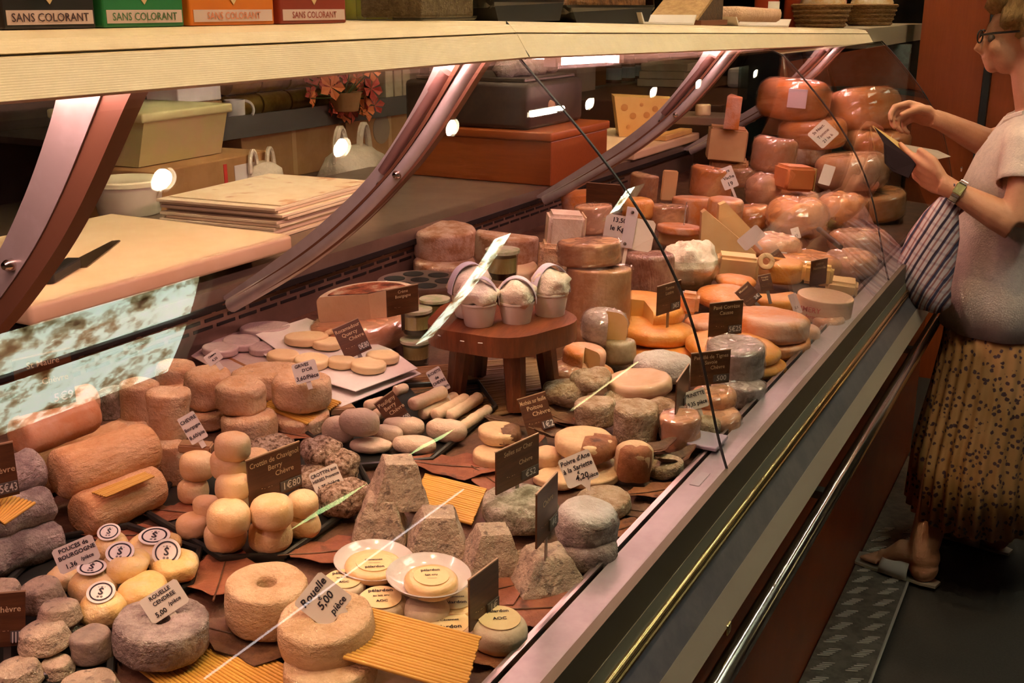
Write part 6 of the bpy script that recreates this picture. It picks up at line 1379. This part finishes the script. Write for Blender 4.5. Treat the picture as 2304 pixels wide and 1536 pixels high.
# collar, placket and button, pocket
MB().tube([loc((tx - .035, HY - .075, 1.335)), loc((tx - .075, HY - .045, 1.315)), loc((tx - .115, HY - .01, 1.26))], [.010, .014, .008], 8).obj('collar', BLOUSE, bl, smooth=True)
MB().tube([loc((tx - .035, HY + .075, 1.335)), loc((tx - .075, HY + .045, 1.315)), loc((tx - .115, HY + .01, 1.26))], [.010, .014, .008], 8).obj('collar', BLOUSE, bl, smooth=True)
MB().lathe([(0, .004), (.006, .003), (.007, 0)], 12).obj('button', CHROME, bl, smooth=60, loc=loc((tx - .172, HY - .05, 1.18)), rot=(0, -math.pi / 2, 0))
def skirt_mat():
    m, nt, b = newmat('print_skirt'); L = nt.links.new; v = ocoord(nt); b.inputs['Roughness'].default_value = .8
    n = nd(nt, 'ShaderNodeTexNoise', Scale=10.0, Detail=2); L(v, n.inputs['Vector']); r = ramp(nt, [(.3, (.36, .16, .045)), (.7, (.46, .23, .085))]); L(n.outputs['Fac'], r.inputs[0])
    vo = nd(nt, 'ShaderNodeTexVoronoi', Scale=60.0); L(v, vo.inputs['Vector']); n2 = nd(nt, 'ShaderNodeTexNoise', Scale=110.0, Detail=3); L(v, n2.inputs['Vector'])
    ad = nd(nt, 'ShaderNodeMath', operation='MULTIPLY_ADD'); L(n2.outputs['Fac'], ad.inputs[0]); ad.inputs[1].default_value = .55; L(vo.outputs['Distance'], ad.inputs[2])
    r2 = ramp(nt, [(.57, (1, 1, 1)), (.64, (0, 0, 0))]); L(ad.outputs[0], r2.inputs[0]); mx = nd(nt, 'ShaderNodeMix', data_type='RGBA'); L(r2.outputs[0], mx.inputs[0]); L(r.outputs[0], mx.inputs[6]); mx.inputs[7].default_value = (.06, .022, .03, 1); L(mx.outputs[2], b.inputs['Base Color']); return m
SK = [((tx - .022, HY, .80), .150, .195), ((tx - .016, HY, .70), .158, .215), ((tx - .020, HY, .55), .172, .235), ((tx - .028, HY, .38), .190, .26), ((tx - .022, HY, .215), .20, .28)]
loft('skirt', SK, skirt_mat(), 240, amp=[.01, .015, .022, .03, .035], pn=30)
# hair: a full rounded cap of curls
hb = MB(); b2 = MB().lathe([(math.sin(math.pi * k / 14), -math.cos(math.pi * k / 14)) for k in range(15)], 30)
def hv(v): return (hc.x + .036 + v[0] * .112 - (.0 if v[2] < .2 else .03 * v[2]), hc.y + v[1] * .102, hc.z + .050 + v[2] * .098)
hb.add([loc(hv(v)) for v in b2.V], b2.F); ho = hb.obj('hair', HAIR, woman, smooth=True); wobble(ho, .016, 28, 4)
fb = MB(); b3 = MB().lathe([(math.sin(math.pi * k / 8), -math.cos(math.pi * k / 8)) for k in range(9)], 16); fb.add([loc((hc.x - .058 + v[0] * .042, hc.y + v[1] * .070, hc.z + .080 + v[2] * .046)) for v in b3.V], b3.F); fo = fb.obj('fringe', HAIR, ho, smooth=True); wobble(fo, .010, 40, 2)
# glasses
gl = empty('glasses', (0, 0, 0)); gl.parent = woman
GFR = M('glass_frame', (.015, .010, .008), rough=.3)
MB().tube([loc((eye.x - .006, HY - .050, eye.z + .002)), loc((eye.x + .03, HY - .068, eye.z + .008)), loc((hc.x + .02, HY - .078, eye.z + .016))], .0028, 6).obj('temple_arm', GFR, gl)
for s_ in (-1, 1):
    MB().tube([loc((eye.x - .008 + .004 * math.cos(a), HY + s_ * .034 + .023 * math.cos(a), eye.z - .002 + .016 * math.sin(a))) for a in np.linspace(0, 6.2832, 21)], .0022, 5).obj('lens_rim', GFR, gl)
ball_e = MB().lathe([(0, -.011), (.008, -.008), (.011, 0), (.008, .008), (0, .011)], 12)
for s_ in (-1, 1): 
    o = MB().add(ball_e.V, ball_e.F).obj('eye', M('eye_shaded', (.16, .10, .07), rough=.3) if s_ < 0 else bpy.data.materials['eye_shaded'], woman, smooth=True); o.location = loc((eye.x + .020, HY + s_ * .031, eye.z - .006))  # eyeball colour darkened so the eyes look shaded
# watch
wt_ = empty('wristwatch', (0, 0, 0)); wt_.parent = woman
wa = (LWR - LEL).normalized(); wp = LEL.lerp(LWR, .93); u_ = wa.cross(Vector((0, 0, 1))).normalized(); v_ = wa.cross(u_)
for i in range(14):
    a = 2 * math.pi * i / 14; p = wp + (u_ * math.cos(a) + v_ * math.sin(a)) * .031
    o = MB().box(-.0105, .0105, -.0065, .0065, -.002, .002, .001).obj('bracelet_link', CHROME, wt_); nrm = (u_ * math.cos(a) + v_ * math.sin(a)); tn = wa.cross(nrm); mm = Matrix.Identity(3); mm.col[0] = wa; mm.col[1] = tn; mm.col[2] = nrm; o.matrix_basis = Matrix.Translation(loc(p)) @ mm.to_4x4()
o = MB().box(-.013, .013, -.015, .015, -.003, .004, .002).obj('watch_case', BRASS, wt_); nrm = (-v_ * .3 - u_ * .0 + Vector((0, -1, .2))).normalized(); nrm = (nrm - wa * nrm.dot(wa)).normalized(); mm = Matrix.Identity(3); mm.col[0] = wa; mm.col[1] = nrm.cross(wa) * 1; mm.col[2] = nrm; o.matrix_basis = Matrix.Translation(loc(wp + nrm * .032)) @ mm.to_4x4()
# sandals
SANW = M('white_leather', (.62, .52, .44), rough=.35)
for nm_, hl, te in (('sandal', LF_h, LF_t), ('sandal', RF_h, RF_t)):
    s0 = empty(nm_, (0, 0, 0)); s0.parent = woman; sd = fdir.cross(Vector((0, 0, 1))); out = []
    for t, wv in ((-.02, .018), (.02, .03), (.09, .032), (.16, .042), (.215, .040), (.245, .022)): out.append((t, wv))
    V = []
    for zz in (.013, .021):
        for t, wv in out: V.append(loc(hl + fdir * t + sd * wv) * 1)
        for t, wv in reversed(out): V.append(loc(hl + fdir * t - sd * wv))
        for q in V[-2 * len(out):]: q.z = zz
    n = 2 * len(out); MB().add(V, [tuple(range(n)), tuple(range(2 * n - 1, n - 1, -1))] + [(i, (i + 1) % n, n + (i + 1) % n, n + i) for i in range(n)]).obj('sole', TANPAN, s0)
    V = []; ns = 12
    Lf = (te - hl).length
    for t, r_, hh in ((Lf * .30, .043, .074), (Lf * .46, .046, .064), (Lf * .62, .047, .054), (Lf * .74, .046, .046)):
        for k in range(ns + 1):
            a = math.pi * k / ns; p = hl + fdir * t + sd * r_ * math.cos(a); V.append(loc((p.x, p.y, .018 + hh * math.sin(a) ** .8)))
    o = MB().add(V, [(i * (ns + 1) + k, i * (ns + 1) + k + 1, (i + 1) * (ns + 1) + k + 1, (i + 1) * (ns + 1) + k) for i in range(3) for k in range(ns)]).obj('strap', SANW, s0, smooth=True); so_ = o.modifiers.new('thick', 'SOLIDIFY'); so_.thickness = .003
# wallet in the left hand
def slab(name, pts, Y, th, mat, parent=None, org=None):
    P = [pY(p[0], p[1], p[2] if len(p) > 2 else Y) for p in pts]; n = len(P); nn = (P[1] - P[0]).cross(P[2] - P[0]).normalized() * th
    V = [p - org for p in P] + [p + nn - org for p in P]; return MB().add(V, [tuple(range(n)), tuple(range(2 * n - 1, n - 1, -1))] + [(i, (i + 1) % n, n + (i + 1) % n, n + i) for i in range(n)]).obj(name, mat, parent)
wo = pY(2030, 350, 3.05); wl = empty('wallet', wo); tag(wl, 'open dark leather wallet with tan lining held over the case', 'wallet')
slab('outer_cover', [(1966, 284, 3.06), (1988, 322, 3.03), (1990, 366, 3.0), (2006, 384, 3.0), (2044, 400, 3.0), (2062, 366, 3.03)], 3.03, .004, M('dark_leather', (.02, .010, .012), rough=.9, spec=.1), wl, wo)
slab('tan_lining', [(1964, 282, 3.07), (2020, 318, 3.10), (2072, 352, 3.10), (2058, 372, 3.05), (1990, 318, 3.05)], 3.07, .003, M('tan_leather', (.50, .30, .09), rough=.5), wl, wo)
slab('bank_note', [(2020, 322, 3.12), (2110, 338, 3.14), (2140, 352, 3.14), (2070, 366, 3.10)], 3.1, .001, M('note', (.34, .26, .20), rough=.7), wl, wo)
# checked cloth bag hanging from the arm
def plaid():
    m, nt, b = newmat('checked_cloth'); L = nt.links.new; tc = nd(nt, 'ShaderNodeTexCoord'); b.inputs['Roughness'].default_value = .75
    def stripes(rot, sc, c0, c1, lo, hi):
        mp = nd(nt, 'ShaderNodeMapping'); mp.inputs['Rotation'].default_value = rot; L(tc.outputs['Object'], mp.inputs[0]); wv = nd(nt, 'ShaderNodeTexWave', Scale=sc, Distortion=.6); L(mp.outputs[0], wv.inputs[0]); r = ramp(nt, [(lo, c0), (hi, c1)]); L(wv.outputs['Fac'], r.inputs[0]); return r.outputs[0]
    a = stripes((0, -.42, .2), 12, (.05, .04, .09), (.66, .54, .54), .08, .22); b1 = stripes((0, -.42, .2), 26, (.55, .28, .26), (.95, .92, .92), .15, .35); c = stripes((0, 1.15, .2), 11, (.70, .66, .74), (1, 1, 1), .05, .2)
    m1 = nd(nt, 'ShaderNodeMix', data_type='RGBA', blend_type='MULTIPLY'); m1.inputs[0].default_value = 1; L(a, m1.inputs[6]); L(b1, m1.inputs[7]); m2 = nd(nt, 'ShaderNodeMix', data_type='RGBA', blend_type='MULTIPLY'); m2.inputs[0].default_value = .8; L(m1.outputs[2], m2.inputs[6]); L(c, m2.inputs[7]); L(m2.outputs[2], b.inputs['Base Color']); return m
bgo = pY(2085, 570, 3.0); bag = empty('cloth_bag', bgo); tag(bag, 'checked cloth bag hanging from the arm between person and case', 'bag')
mb = MB(); cs = [(2135, 445, 22), (2118, 480, 38), (2098, 530, 52), (2080, 590, 60), (2076, 640, 60), (2082, 680, 50), (2090, 700, 25)]; V = []; n = 28
for (x, y, wpx) in cs:
    c = pY(x, y, 3.0); rr_ = wpx * depth(c) / F_PX
    for k in range(n):
        a = 2 * math.pi * k / n; V.append((c.x - bgo.x + rr_ * math.cos(a) * (1 + .05 * math.cos(7 * a)), c.y - bgo.y + rr_ * .55 * math.sin(a) * (1 + .06 * math.cos(9 * a)), c.z - bgo.z))
m = len(cs); o = mb.add(V, [tuple(range(n)), tuple((m - 1) * n + k for k in range(n - 1, -1, -1))] + [(i * n + k, (i + 1) * n + k, (i + 1) * n + (k + 1) % n, i * n + (k + 1) % n) for i in range(m - 1) for k in range(n)]).obj('bag_body', plaid(), bag, smooth=70); wobble(o, .008, 16, 8)
MB().tube([pY(2125, 455, 3.0) - bgo, pY(2150, 418, 2.985) - bgo, pY(2175, 428, 3.0) - bgo, pY(2165, 470, 3.03) - bgo, pY(2140, 490, 3.02) - bgo], .008, 8).obj('bag_strap', bpy.data.materials['checked_cloth'], bag, smooth=True)

# tidy helper values off the objects
for o in bpy.data.objects:
    for k_ in ('top', 'r', 'hh', 'base'):
        if k_ in o: del o[k_]
